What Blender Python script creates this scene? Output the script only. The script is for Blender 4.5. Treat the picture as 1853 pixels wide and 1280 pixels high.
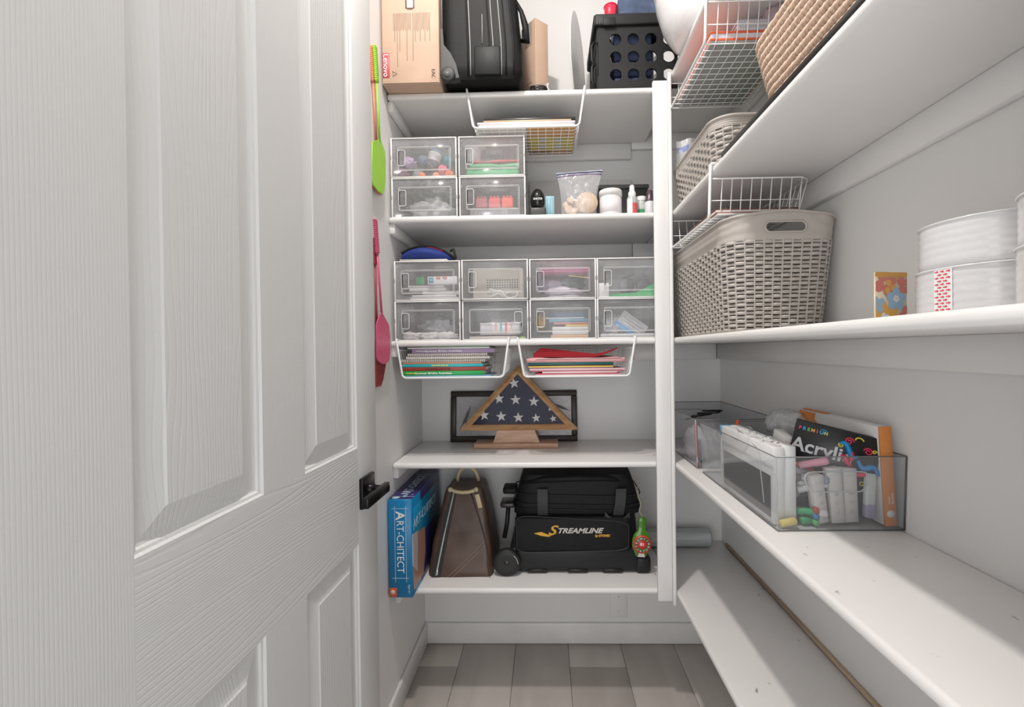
import bpy, bmesh, math, random
from math import sin, cos, pi, sqrt, tan, atan2, radians
from mathutils import Vector, Matrix, Euler
random.seed(7)
S = bpy.context.scene
COL = S.collection
for o in list(bpy.data.objects): bpy.data.objects.remove(o)
# ------------------------------------------------------------- camera, world, lights
FPX, CX, CY, YAW, ROLL, PITCH, H = 823.0, 969.1, 640.0, .0228, .0126, -.0072, 1.20
cd = bpy.data.cameras.new('camera'); cam = bpy.data.objects.new('camera', cd); COL.objects.link(cam)
cd.sensor_width = 36; cd.sensor_fit = 'HORIZONTAL'; cd.lens = FPX * 36 / 1853
cd.shift_x = (926.5 - CX) / 1853; cd.clip_start = .01; cd.clip_end = 60
FWD = Vector((-sin(YAW) * cos(PITCH), cos(YAW) * cos(PITCH), sin(PITCH)))
RGT0 = Vector((cos(YAW), sin(YAW), 0)); UP0 = RGT0.cross(FWD)
# a point right of the axis moves up in the picture by the roll
RGT = RGT0 * cos(ROLL) - UP0 * sin(ROLL); UPV = UP0 * cos(ROLL) + RGT0 * sin(ROLL)
mw = Matrix((RGT, UPV, -FWD)).transposed().to_4x4(); mw.translation = (0, 0, H)
cam.matrix_world = mw
S.camera = cam
S.view_settings.view_transform = 'Standard'; S.view_settings.look = 'None'
S.view_settings.gamma = 1; S.view_settings.use_curve_mapping = False
S.view_settings.exposure = 0.13
S.cycles.transparent_max_bounces = 32
W = bpy.data.worlds.new('world'); S.world = W; W.use_nodes = True
W.node_tree.nodes['Background'].inputs[0].default_value = (1, .975, .955, 1)
W.node_tree.nodes['Background'].inputs[1].default_value = .66
def area(name, loc, to, size, power, color, shape='DISK', sy=None, spread=180):
    l = bpy.data.lights.new(name, 'AREA'); l.shape = shape; l.size = size
    if sy: l.size_y = sy
    l.energy = power; l.color = color; l.spread = radians(spread)
    o = bpy.data.objects.new(name, l); COL.objects.link(o); o.location = loc
    o.rotation_euler = (Vector(to) - Vector(loc)).to_track_quat('-Z', 'Y').to_euler()
    return o
area('ceiling_lamp_light', (-.2, .70, 2.85), (-.2, .70, 0), .10, 20, (1, .945, .905))
area('fill_light', (-.15, -1.1, .85), (.5, .9, 1.6), 1.9, 21, (.95, .97, 1), 'RECTANGLE', 1.6)  # invented low fill behind the camera, lifts shelf undersides and right wall

def at(x, y, Y=None, X=None, Z=None):
    u = (x - CX) / FPX; v = -(y - CY) / FPX
    d = FWD + RGT * u + UPV * v
    o = Vector((0, 0, H))
    t = Y / d.y if Y is not None else (X / d.x if X is not None else (Z - H) / d.z)
    return o + d * t
# ------------------------------------------------------------- materials
MATS = {}
def mat(name, col, rough=.5, metal=0, noise=None, bump=None, alpha=None, trans=0, coat=0, emis=None, spec=.5, sheen=0):
    """noise=(scale, amount, (sx,sy,sz)) varies colour, bump=(scale, strength, dist, (sx,sy,sz))"""
    if name in MATS: return MATS[name]
    m = bpy.data.materials.new(name); m.use_nodes = True; MATS[name] = m
    nt = m.node_tree; N = nt.nodes; L = nt.links; b = N['Principled BSDF']
    b.inputs['Base Color'].default_value = (*col, 1); b.inputs['Roughness'].default_value = rough
    b.inputs['Metallic'].default_value = metal; b.inputs['Specular IOR Level'].default_value = spec
    if coat: b.inputs['Coat Weight'].default_value = coat; b.inputs['Coat Roughness'].default_value = .08
    if sheen: b.inputs['Sheen Weight'].default_value = sheen
    if trans: b.inputs['Transmission Weight'].default_value = trans
    if alpha is not None: b.inputs['Alpha'].default_value = alpha
    tc = N.new('ShaderNodeTexCoord')
    def mp(s):
        q = N.new('ShaderNodeMapping'); q.inputs['Scale'].default_value = s; L.new(tc.outputs['Object'], q.inputs[0]); return q
    if noise is None: noise = (9, .05, (1, 1, 1))
    q = mp(noise[2]); n = N.new('ShaderNodeTexNoise'); n.inputs['Scale'].default_value = noise[0]; n.inputs['Detail'].default_value = 4
    L.new(q.outputs[0], n.inputs['Vector'])
    r = N.new('ShaderNodeValToRGB'); a = noise[1]
    r.color_ramp.elements[0].position = .3; r.color_ramp.elements[1].position = .7
    r.color_ramp.elements[0].color = (*[max(0, c * (1 - a)) for c in col], 1)
    r.color_ramp.elements[1].color = (*[min(1, c * (1 + a)) for c in col], 1)
    L.new(n.outputs['Fac'], r.inputs[0]); L.new(r.outputs[0], b.inputs['Base Color'])
    if bump:
        q = mp(bump[3] if len(bump) > 3 else (1, 1, 1)); n = N.new('ShaderNodeTexNoise'); n.inputs['Scale'].default_value = bump[0]
        n.inputs['Detail'].default_value = 3; L.new(q.outputs[0], n.inputs['Vector'])
        bp = N.new('ShaderNodeBump'); bp.inputs['Strength'].default_value = bump[1]; bp.inputs['Distance'].default_value = bump[2]
        L.new(n.outputs['Fac'], bp.inputs['Height']); L.new(bp.outputs[0], b.inputs['Normal'])
    return m
def clear(name, col=(1, 1, 1), amount=.12, rough=.05, gloss=.12):
    """thin clear plastic: mostly see-through, some milky body, glossy film"""
    if name in MATS: return MATS[name]
    m = bpy.data.materials.new(name); m.use_nodes = True; MATS[name] = m
    nt = m.node_tree; N = nt.nodes; L = nt.links; b = N['Principled BSDF']; out = N['Material Output']
    b.inputs['Base Color'].default_value = (*col, 1); b.inputs['Roughness'].default_value = max(rough, .15)
    t = N.new('ShaderNodeBsdfTransparent'); t.inputs[0].default_value = (*[.5 + .5 * c for c in col], 1)
    x = N.new('ShaderNodeMixShader'); L.new(t.outputs[0], x.inputs[1]); L.new(b.outputs[0], x.inputs[2])
    n = N.new('ShaderNodeTexNoise'); n.inputs['Scale'].default_value = 20
    mr = N.new('ShaderNodeMapRange'); mr.inputs[1].default_value = .3; mr.inputs[2].default_value = .7
    mr.inputs[3].default_value = amount * (.85 if amount < .5 else .975); mr.inputs[4].default_value = min(1, amount * (1.15 if amount < .5 else 1.025))
    L.new(n.outputs['Fac'], mr.inputs[0]); L.new(mr.outputs[0], x.inputs[0])
    g = N.new('ShaderNodeBsdfGlossy'); g.inputs['Roughness'].default_value = rough
    y = N.new('ShaderNodeMixShader'); lw = N.new('ShaderNodeLayerWeight'); lw.inputs[0].default_value = .5
    pw = N.new('ShaderNodeMath'); pw.operation = 'POWER'; L.new(lw.outputs['Facing'], pw.inputs[0]); pw.inputs[1].default_value = 4
    fr = N.new('ShaderNodeMapRange'); fr.inputs[3].default_value = min(.022, gloss * .22); fr.inputs[4].default_value = .12 + 2.2 * gloss; L.new(pw.outputs[0], fr.inputs[0])
    L.new(fr.outputs[0], y.inputs[0]); L.new(x.outputs[0], y.inputs[1]); L.new(g.outputs[0], y.inputs[2])
    L.new(y.outputs[0], out.inputs[0])
    return m
def grain(name, axis, wavy):
    """embossed wood-grain relief of a moulded white door; axis = direction the grain runs along"""
    m = mat(name, (.68, .685, .68), .42, noise=(3, .015, (1, 1, 1)))
    nt = m.node_tree; N = nt.nodes; L = nt.links; b = N['Principled BSDF']
    tc = N.new('ShaderNodeTexCoord'); mp = N.new('ShaderNodeMapping')
    L.new(tc.outputs['Object'], mp.inputs[0])
    # object coordinates: y along the door's width, z up
    if axis == 'Z': mp.inputs['Scale'].default_value = (1, 1, .10)
    else: mp.inputs['Scale'].default_value = (1, .10, 1)
    nz = N.new('ShaderNodeTexNoise'); nz.inputs['Scale'].default_value = 9 if wavy else 14; nz.inputs['Detail'].default_value = 2
    if wavy == 2:                                   # cathedral arches on the panel field
        mp.inputs['Scale'].default_value = (1, 1, .22); nz.inputs['Scale'].default_value = 6
    L.new(mp.outputs[0], nz.inputs['Vector'])
    sx = N.new('ShaderNodeSeparateXYZ'); L.new(mp.outputs[0], sx.inputs[0])
    k = N.new('ShaderNodeMath'); k.operation = 'MULTIPLY_ADD'
    L.new(nz.outputs['Fac'], k.inputs[0]); k.inputs[1].default_value = {0: .010, 1: .10, 2: .16}[wavy]
    L.new(sx.outputs['Y' if axis == 'Z' else 'Z'], k.inputs[2])
    f = N.new('ShaderNodeMath'); f.operation = 'MULTIPLY'; L.new(k.outputs[0], f.inputs[0]); f.inputs[1].default_value = {0: 2 * pi / .0037, 1: 2 * pi / .0062, 2: 2 * pi / .0085}[wavy]
    s = N.new('ShaderNodeMath'); s.operation = 'SINE'; L.new(f.outputs[0], s.inputs[0])
    r = N.new('ShaderNodeMapRange'); r.inputs[1].default_value = .35 if wavy else -.2; r.inputs[2].default_value = 1
    L.new(s.outputs[0], r.inputs[0])
    n2 = N.new('ShaderNodeTexNoise'); n2.inputs['Scale'].default_value = 25; L.new(mp.outputs[0], n2.inputs['Vector'])
    q = N.new('ShaderNodeMath'); q.operation = 'MULTIPLY'; L.new(r.outputs[0], q.inputs[0]); L.new(n2.outputs['Fac'], q.inputs[1])
    n3 = N.new('ShaderNodeTexNoise'); n3.inputs['Scale'].default_value = 260; L.new(tc.outputs['Object'], n3.inputs['Vector'])
    ad = N.new('ShaderNodeMath'); ad.operation = 'MULTIPLY_ADD'; L.new(n3.outputs['Fac'], ad.inputs[0]); ad.inputs[1].default_value = -.18; L.new(q.outputs[0], ad.inputs[2])
    bp = N.new('ShaderNodeBump'); bp.invert = True; bp.inputs['Strength'].default_value = {0: .22, 1: .6, 2: .32}[wavy]; bp.inputs['Distance'].default_value = .0011
    L.new(ad.outputs[0], bp.inputs['Height']); L.new(bp.outputs[0], b.inputs['Normal'])
    return m
def wood(name, c1, c2, sc=(40, 4, 40), rough=.45):
    m = mat(name, c1, rough)
    nt = m.node_tree; N = nt.nodes; L = nt.links; b = N['Principled BSDF']
    tc = N.new('ShaderNodeTexCoord'); mp = N.new('ShaderNodeMapping'); mp.inputs['Scale'].default_value = sc
    L.new(tc.outputs['Object'], mp.inputs[0]); n = N.new('ShaderNodeTexNoise'); n.inputs['Scale'].default_value = 1
    n.inputs['Detail'].default_value = 6; n.inputs['Distortion'].default_value = .6
    L.new(mp.outputs[0], n.inputs['Vector']); r = N.new('ShaderNodeValToRGB')
    r.color_ramp.elements[0].position = .35; r.color_ramp.elements[1].position = .65
    r.color_ramp.elements[0].color = (*c1, 1); r.color_ramp.elements[1].color = (*c2, 1)
    L.new(n.outputs['Fac'], r.inputs[0]); L.new(r.outputs[0], b.inputs['Base Color'])
    bp = N.new('ShaderNodeBump'); bp.inputs['Strength'].default_value = .15; bp.inputs['Distance'].default_value = .001
    L.new(n.outputs['Fac'], bp.inputs['Height']); L.new(bp.outputs[0], b.inputs['Normal'])
    return m
# ------------------------------------------------------------- mesh builder
class MB:
    def __init__(s): s.v = []; s.f = []; s.sm = []
    def add(s, vs, fs, smooth=False, mx=None):
        n = len(s.v)
        s.v += [(mx @ Vector(p))[:] if mx is not None else tuple(p) for p in vs]
        s.f += [[i + n for i in f] for f in fs]; s.sm += [smooth] * len(fs); return s
    def box(s, lo, hi, mx=None):
        x, y, z = lo; X, Y, Z = hi
        return s.add([(x, y, z), (X, y, z), (X, Y, z), (x, Y, z), (x, y, Z), (X, y, Z), (X, Y, Z), (x, Y, Z)],
                     [(0, 3, 2, 1), (4, 5, 6, 7), (0, 1, 5, 4), (1, 2, 6, 5), (2, 3, 7, 6), (3, 0, 4, 7)], False, mx)
    def rbox(s, lo, hi, r=.004, seg=2, mx=None, smooth=True):
        bm = bmesh.new(); bmesh.ops.create_cube(bm, size=1)
        for v in bm.verts: v.co = Vector([lo[i] + (v.co[i] + .5) * (hi[i] - lo[i]) for i in range(3)])
        r = min(r, .49 * min(hi[i] - lo[i] for i in range(3)))
        bmesh.ops.bevel(bm, geom=list(bm.edges), offset=r, segments=seg, profile=.5, affect='EDGES')
        bm.verts.index_update()
        s.add([v.co.copy() for v in bm.verts], [[v.index for v in f.verts] for f in bm.faces], smooth, mx); bm.free(); return s
    def tube(s, pts, r, n=8, closed=False, mx=None, caps=True):
        pts = [Vector(p) for p in pts]; m = len(pts); rs = r if isinstance(r, (list, tuple)) else [r] * m
        vs = []; fs = []; up = None
        for i, p in enumerate(pts):
            a = pts[(i - 1) % m] if (closed or i > 0) else p; b = pts[(i + 1) % m] if (closed or i < m - 1) else p
            t = (b - a).normalized() if (b - a).length > 0 else Vector((0, 0, 1))
            if up is None: up = Vector((0, 0, 1)) if abs(t.z) < .9 else Vector((1, 0, 0))
            e = t.cross(up)
            if e.length < 1e-4: e = t.orthogonal()
            e.normalize(); g = e.cross(t).normalized(); up = g
            for k in range(n):
                th = 2 * pi * k / n; vs.append(p + (e * cos(th) + g * sin(th)) * rs[i])
        for i in range(m if closed else m - 1):
            j = (i + 1) % m
            for k in range(n): l = (k + 1) % n; fs.append((i * n + k, i * n + l, j * n + l, j * n + k))
        if not closed and caps: fs.append(tuple(range(n - 1, -1, -1))); fs.append(tuple((m - 1) * n + k for k in range(n)))
        return s.add(vs, fs, True, mx)
    def lathe(s, prof, n=24, mx=None, caps=True, smooth=True, sx=1, sy=1):
        vs = [(r * cos(2 * pi * k / n) * sx, r * sin(2 * pi * k / n) * sy, z) for r, z in prof for k in range(n)]
        fs = []
        for i in range(len(prof) - 1):
            for k in range(n): l = (k + 1) % n; fs.append((i * n + k, i * n + l, (i + 1) * n + l, (i + 1) * n + k))
        s.add(vs, fs, smooth, mx)
        if caps:
            if prof[0][0] > 1e-5: s.add(vs[:n], [tuple(range(n - 1, -1, -1))], False, mx)
            if prof[-1][0] > 1e-5: s.add(vs[-n:], [tuple(range(n))], False, mx)
        return s
    def prism(s, poly, a, b, axis='y', mx=None):
        """poly: 2D outline in the plane across axis, extruded from a to b"""
        def P(p, t): return {'y': (p[0], t, p[1]), 'x': (t, p[0], p[1]), 'z': (p[0], p[1], t)}[axis]
        n = len(poly); vs = [P(p, a) for p in poly] + [P(p, b) for p in poly]
        fs = [tuple(range(n - 1, -1, -1)), tuple(range(n, 2 * n))] + [(i, (i + 1) % n, (i + 1) % n + n, i + n) for i in range(n)]
        return s.add(vs, fs, False, mx)
    def grid(s, fn, nu, nv, smooth=True, wrapu=False, mx=None):
        vs = [fn(i / nu, j / nv) for j in range(nv + 1) for i in range(nu + (0 if wrapu else 1))]
        w = nu if wrapu else nu + 1
        fs = [(j * w + i, j * w + (i + 1) % w, (j + 1) * w + (i + 1) % w, (j + 1) * w + i) for j in range(nv) for i in range(nu)]
        return s.add(vs, fs, smooth, mx)
    def mesh(s, name, m, fix=True):
        me = bpy.data.meshes.new(name); me.from_pydata([tuple(v) for v in s.v], [], s.f)
        me.polygons.foreach_set('use_smooth', s.sm)
        if fix:
            bm = bmesh.new(); bm.from_mesh(me); bmesh.ops.recalc_face_normals(bm, faces=bm.faces); bm.to_mesh(me); bm.free()
        me.materials.append(m); me.update(); return me
def part(name, mb, m, parent=None, label=None, kind=None, fix=True):
    o = bpy.data.objects.new(name, mb.mesh(name, m, fix)); COL.objects.link(o)
    if parent is not None: o.parent = parent
    if label: o['label'] = label
    if kind: o['kind'] = kind
    return o
def thing(name, label, cat, loc=(0, 0, 0), rot=(0, 0, 0), group=None):
    o = bpy.data.objects.new(name, None); COL.objects.link(o); o.location = loc; o.rotation_euler = rot
    o.empty_display_size = .05; o['label'] = label; o['category'] = cat
    if group: o['group'] = group
    return o
def solo(name, mb, m, label, cat, loc=(0, 0, 0), rot=(0, 0, 0), group=None):
    o = part(name, mb, m); o.location = loc; o.rotation_euler = rot; o['label'] = label; o['category'] = cat
    if group: o['group'] = group
    return o
def struct(name, mb, m, loc=(0, 0, 0), rot=(0, 0, 0)):
    o = part(name, mb, m, kind='structure'); o.location = loc; o.rotation_euler = rot; return o
def text(s, size, m, parent, mx, name='lettering', align='CENTER', ext=.0003, shear=0, bold=0, sx=1):
    c = bpy.data.curves.new(name, 'FONT'); c.body = s; c.size = size; c.extrude = ext; c.align_x = align; c.align_y = 'CENTER'
    c.shear = shear; c.offset = bold; c.resolution_u = 3
    t = bpy.data.objects.new(name, c); COL.objects.link(t)
    dg = bpy.context.evaluated_depsgraph_get(); me = bpy.data.meshes.new_from_object(t.evaluated_get(dg))
    bpy.data.objects.remove(t); me.materials.clear(); me.materials.append(m)
    me.transform(mx @ Matrix.Diagonal((sx, 1, 1, 1)))
    o = bpy.data.objects.new(name, me); COL.objects.link(o); o.parent = parent; return o
def T(x, y, z): return Matrix.Translation((x, y, z))
def RX(a): return Matrix.Rotation(a, 4, 'X')
def RY(a): return Matrix.Rotation(a, 4, 'Y')
def RZ(a): return Matrix.Rotation(a, 4, 'Z')
FACE = RX(pi / 2)                                   # text lying in XY turned to face -Y
# ------------------------------------------------------------- common measures
D, B, XL, P1, P2, XR = 1.482, 1.860, -.512, .352, .411, .705
ZT = [None, 2.046, 1.643, 1.236, .833, .419]; TH = .019   # shelf tops
CEIL = 2.90; YF = .30
white = mat('white_paint', (.80, .79, .775), .33, noise=(6, .02, (1, 1, 1)), bump=(60, .12, .0008))
wallm = mat('wall_paint', (.79, .785, .775), .55, noise=(2.5, .02, (1, 1, 1)), bump=(140, .22, .0012))
scuff = mat('scuffed_white_paint', (.80, .785, .77), .34, noise=(6, .02, (1, 1, 1)), bump=(45, .15, .001))
def add_scuffs(m, dark=(.33, .29, .26)):
    nt = m.node_tree; N = nt.nodes; L = nt.links; b = N['Principled BSDF']
    tc = N.new('ShaderNodeTexCoord'); n = N.new('ShaderNodeTexNoise'); n.inputs['Scale'].default_value = 38; n.inputs['Detail'].default_value = 5
    mp = N.new('ShaderNodeMapping'); mp.inputs['Scale'].default_value = (1.4, .7, 1); L.new(tc.outputs['Object'], mp.inputs[0]); L.new(mp.outputs[0], n.inputs['Vector'])
    r = N.new('ShaderNodeValToRGB'); r.color_ramp.elements[0].position = .69; r.color_ramp.elements[1].position = .74
    L.new(n.outputs['Fac'], r.inputs[0]); mx = N.new('ShaderNodeMix'); mx.data_type = 'RGBA'
    src = b.inputs['Base Color'].links[0].from_socket
    L.new(r.outputs[0], mx.inputs[0]); L.new(src, mx.inputs[6]); mx.inputs[7].default_value = (*dark, 1); L.new(mx.outputs[2], b.inputs['Base Color'])
add_scuffs(scuff)
# ------------------------------------------------------------- the room
fl = struct('floor', MB().box((XL - .1, -.6, -.03), (XR + .1, B + .1, -.004)), mat('grout', (.27, .25, .235), .8))
floor_mats = []
for i, (a, b_) in enumerate((((.60, .55, .51), (.50, .455, .42)), ((.58, .53, .495), (.48, .44, .41)), ((.62, .57, .53), (.51, .47, .435)))):
    floor_mats.append(wood('grey_oak_tile_%d' % i, a, b_, (9, 1.4, 9), .38))
PW = .2125; x0 = at(841, 1162, Z=0).x
ymid = at(820, 1207, Z=0).y
k = 0
for i in range(-2, 6):
    xa, xb = x0 + i * PW, x0 + (i + 1) * PW
    xa2, xb2 = max(xa, XL), min(xb, XR)
    if xb2 - xa2 < .02: continue
    cuts = [-.6, ymid - 1.2, ymid, B] if i in (-1, 2, 5) else [-.6, ymid - .62, B]
    cuts = sorted(c for c in cuts if c >= -.6)
    for c0, c1 in zip(cuts, cuts[1:]):
        k += 1
        part('plank', MB().rbox((xa2 + .0008, c0 + .0008, -.012), (xb2 - .0008, c1 - .0008, 0), .0012, 1), floor_mats[k % 3], fl)
struct('ceiling', MB().box((XL - .1, YF - .12, CEIL), (XR + .1, B + .1, CEIL + .05)), wallm)
struct('wall_back', MB().box((XL - .1, B, -.03), (XR + .1, B + .1, CEIL)), wallm)
struct('wall_left', MB().box((XL - .1, YF - .12, -.03), (XL, B, CEIL)), wallm)
struct('wall_right', MB().box((XR, YF - .12, -.03), (XR + .1, B, CEIL)), wallm)
fw = MB(); fw.box((XL - .1, YF - .12, 0), (-.445, YF, CEIL)); fw.box((.40, YF - .12, 0), (XR + .1, YF, CEIL)); fw.box((-.445, YF - .12, 2.46), (.40, YF, CEIL))
struct('wall_front', fw, wallm)
bbm = mat('baseboard_paint', (.80, .79, .775), .3, bump=(60, .1, .0006))
struct('baseboard_back', MB().rbox((XL, B - .013, 0), (XR, B, .084), .004), bbm)
struct('baseboard_left', MB().rbox((XL, YF, 0), (XL + .013, B - .013, .084), .004), bbm)
struct('baseboard_right', MB().rbox((XR - .013, YF, 0), (XR, B - .013, .084), .004), bbm)
# back shelves
def nose(lo, hi): return MB().rbox(lo, hi, .0075, 3)
names = [None, 'topmost', 'second from the top', 'third from the top', 'fourth from the top', 'lowest']
holds = [None, 'under a cardboard box and black suitcase', 'carrying four clear drawers and white bottles', 'carrying eight clear drawers',
         'carrying the folded flag case', 'carrying the brown bag and the black rolling bag']
for i in range(1, 6):
    z = ZT[i]
    t = thing('shelf', 'white painted back wall shelf ' + holds[i], 'shelf', (0, B, z))
    m = scuff if i >= 4 else white
    part('shelf_board', nose((XL + .002, D - B, -TH), (P2 - .0005, 0, 0)), m, t)
    part('cleat', MB().rbox((XL + .02, -.02, -TH - .062), (P1, 0, -TH), .002, 1), white, t)
    part('cleat', MB().rbox((XL, D - B + .012, -TH - (.034 if i > 1 else .034)), (XL + .018, -.02, -TH), .002, 1), white, t)
holdr = [None, 'under the ceiling on the right wall, carrying the white bowl', 'on the right wall carrying the rope basket and black tray', 'on the right wall carrying the big wicker hamper and round tubs',
         'on the right wall carrying the clear plastic bins', 'low on the right wall with a bare wood strip along it']
for i in range(1, 6):
    z = 2.084 if i == 1 else ZT[i]
    t = thing('shelf', 'long white shelf ' + holdr[i], 'shelf', (XR, YF, z))
    part('shelf_board', nose((P2 - XR, 0, -TH), (-.001, B - YF - .001, 0)), scuff if i >= 4 else white, t)
    part('cleat', MB().rbox((-.02, .01, -TH - .062), (0, B - YF - .001, -TH), .002, 1), white, t)
    part('cleat', MB().rbox((P1 - XR + .002, B - YF - .021, -TH - .062), (-.021, B - YF - .001, -TH), .002, 1), white, t)
# corner post
t = thing('corner_post', 'white painted upright post where back and right shelves meet', 'post', (P1, D, .385))
part('face_board', MB().rbox((0, -.014, 0), (.047, -.0003, ZT[1] + .012 - .385), .003, 2), white, t)
part('edge_strip', MB().rbox((.047, -.020, -.012), (P2 - P1 - .0005, -.0003, ZT[1] + .035 - .385), .004, 2), white, t)
# bare wood strip along the lowest right shelf
struct('trim_1', MB().tube([(XR - .005, YF + .02, ZT[5] + .008), (XR - .005, B - .06, ZT[5] + .008)], .006, 8), wood('raw_pine', (.42, .30, .20), (.55, .42, .30), (60, 5, 60), .6))
# blank cover plate under the lowest back shelf
q = at(1119, 1092, Y=B); wp = MB().rbox((-.035, -.006, -.057), (.035, 0, .057), .003); wp.lathe([(.0, .0), (.004, 0), (.004, .002), (0, .003)], 10, T(0, -.006, .03) @ RX(pi / 2)); wp.lathe([(.0, .0), (.004, 0), (.004, .002), (0, .003)], 10, T(0, -.006, -.03) @ RX(pi / 2))
solo('wall_plate', wp, white, 'blank white wall plate under the lowest back shelf', 'wall plate', (q.x, B, q.z))
# ceiling lamp
t = thing('ceiling_lamp', 'flush round ceiling lamp above the pantry floor', 'lamp', (-.2, .70, CEIL))
part('lamp_base', MB().lathe([(.0, 0), (.09, 0), (.09, -.02), (.07, -.03), (.0, -.03)], 32), white, t)
# ------------------------------------------------------------- door
DW, DT, DH = .753, .035, 2.43
dsl = .0194; hy = .340
door = thing('door_1', '', '', (-.435 + dsl * hy, hy, .008), (0, 0, -math.atan(dsl)))
for kk in ('label', 'category'): del door[kk]
door['kind'] = 'structure'
gz = grain('door_grain_upright', 'Z', 0); gy = grain('door_grain_crosswise', 'Y', 1); gf = grain('door_grain_arched', 'Z', 2)
ST, PWd, MU = .105, .2085, .112
ys = [0, .117, .117 + PWd, .117 + PWd + MU, .117 + 2 * PWd + MU, DW]
zs = [0, .245, .772, .982, DH - .13, DH]
part('door_core', MB().box((-DT, .001, .001), (-.011, DW - .001, DH - .001)), gz, door)
part('stile', MB().box((-.011, 0, 0), (0, ys[1], DH)), gz, door)
part('stile', MB().rbox((-DT, ys[4], 0), (0, DW, DH), .002, 2), gz, door)
for a, b_ in ((zs[0], zs[1]), (zs[2], zs[3]), (zs[4], zs[5])):
    part('rail', MB().box((-.011, ys[1], a), (0, ys[4], b_)), gy, door)
for a, b_ in ((zs[1], zs[2]), (zs[3], zs[4])):
    part('mullion', MB().box((-.011, ys[2], a), (0, ys[3], b_)), gz, door)
    for ya, yb in ((ys[1], ys[2]), (ys[3], ys[4])):
        rings = [(0, 0), (.0025, -.0035), (.006, -.0045), (.008, -.0075), (.011, -.0085), (.015, -.0085), (.040, -.0025), (.0425, -.0008), (.0445, -.0008)]
        mb = MB(); vs = []
        for ins, dx in rings: vs += [(dx, ya + ins, a + ins), (dx, yb - ins, a + ins), (dx, yb - ins, b_ - ins), (dx, ya + ins, b_ - ins)]
        fs = [(i * 4 + j, i * 4 + (j + 1) % 4, (i + 1) * 4 + (j + 1) % 4, (i + 1) * 4 + j) for i in range(len(rings) - 1) for j in range(4)]
        fs.append(tuple(len(vs) - 4 + j for j in range(4))); mb.add(vs, fs)
        part('door_panel', mb, gf, door)
blk = mat('black_metal', (.012, .011, .011), .28, .6, noise=(30, .1, (1, 1, 1)))
hz = .886 - .008; hyl = DW - .068
h = MB(); h.rbox((0, hyl - .033, hz - .034), (.009, hyl + .033, hz + .034), .0015, 2); hd = part('handle_plate', h, blk, door, 'square matte black handle plate')
h = MB(); h.lathe([(.011, 0), (.011, .012), (.008, .013), (.008, .045)], 20, T(.009, hyl, hz + .004) @ RY(pi / 2)); part('handle_spindle', h, blk, hd)
h = MB(); h.rbox((.040, hyl - .108, hz - .006), (.052, hyl + .012, hz + .016), .0015, 2); part('handle_lever', h, blk, hd, 'flat black lever')
h = MB(); h.rbox((-DT + .004, DW - .0005, hz - .03), (-.006, DW + .0012, hz + .03), .0005, 1); part('latch_plate', h, blk, door)
# ============================================================= helpers for the contents
from mathutils import noise as NZ
def col(name, c, rough=.5, **k): return mat(name, c, rough, **k)
def plane_px(x0, y0, x1, y1, Y):
    a = at(x0, y0, Y=Y); b = at(x1, y1, Y=Y); return min(a.x, b.x), min(a.z, b.z), max(a.x, b.x), max(a.z, b.z)
def blob(rx, ry, rz, amp=.3, fr=3, n=28, seed=0, flat=True):
    mb = MB(); k = n // 2
    def fn(u, v):
        th = 2 * pi * u; ph = pi * v
        d = Vector((cos(th) * sin(ph), sin(th) * sin(ph), -cos(ph)))
        q = 1 + amp * NZ.noise(d * fr + Vector((seed * 7.3, 1, 2))) + amp * .5 * abs(NZ.noise(d * fr * 2.3 + Vector((3, seed, 1))))
        p = Vector((d.x * rx * q, d.y * ry * q, d.z * rz * q))
        if flat: p.z = max(p.z, -rz * .8)
        return p + Vector((0, 0, rz * .8 if flat else 0))
    return mb.grid(fn, n, k, True, True)
def slab(w, d, h, amp=.003, fr=12, seed=0, n=22, round_=.004):
    """soft folded-cloth slab, origin at the base front left"""
    mb = MB()
    for side in (0, 1):
        def fn(u, v, side=side):
            x = u * w; y = v * d; e = min(u, 1 - u, v, 1 - v)
            z = h * side + (amp * NZ.noise(Vector((x * fr, y * fr, seed * 5 + side))) * 2 if side else 0)
            if side and e < .05: z -= round_
            return (x, y, max(z, 0) if side else 0)
        mb.grid(fn, n, n, True)
    w1 = n + 1; N = w1 * w1; ring = [i for i in range(w1)] + [i * w1 + n for i in range(1, w1)] + [n * w1 + n - i for i in range(1, w1)] + [(n - i) * w1 for i in range(1, n)]
    fs = [(ring[i], ring[(i + 1) % len(ring)], ring[(i + 1) % len(ring)] + N, ring[i] + N) for i in range(len(ring))]
    mb.f += [list(f) for f in fs]; mb.sm += [True] * len(fs); return mb
def rr(w, l, r, n):
    """n points around a rounded rectangle centred at 0 with outward normals"""
    r = min(r, w / 2 - .001, l / 2 - .001); a, b = w / 2 - r, l / 2 - r
    segs = [(2 * b, 0), (pi * r / 2, 1)] * 1 + [(2 * a, 2), (pi * r / 2, 3), (2 * b, 4), (pi * r / 2, 5), (2 * a, 6), (pi * r / 2, 7)]
    tot = sum(s[0] for s in segs); out = []
    for i in range(n):
        s = tot * i / n
        for L_, k in segs:
            if s <= L_ + 1e-9: break
            s -= L_
        f = s / L_ if L_ else 0
        if k == 0: p, nn = (w / 2, -b + s), (1, 0)
        elif k == 2: p, nn = (a - s, l / 2), (0, 1)
        elif k == 4: p, nn = (-w / 2, b - s), (-1, 0)
        elif k == 6: p, nn = (-a + s, -l / 2), (0, -1)
        else:
            c = {1: (a, b), 3: (-a, b), 5: (-a, -b), 7: (a, -b)}[k]; th = {1: 0, 3: pi / 2, 5: pi, 7: 1.5 * pi}[k] + f * pi / 2
            nn = (cos(th), sin(th)); p = (c[0] + r * nn[0], c[1] + r * nn[1])
        out.append((p, nn))
    return out
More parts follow.
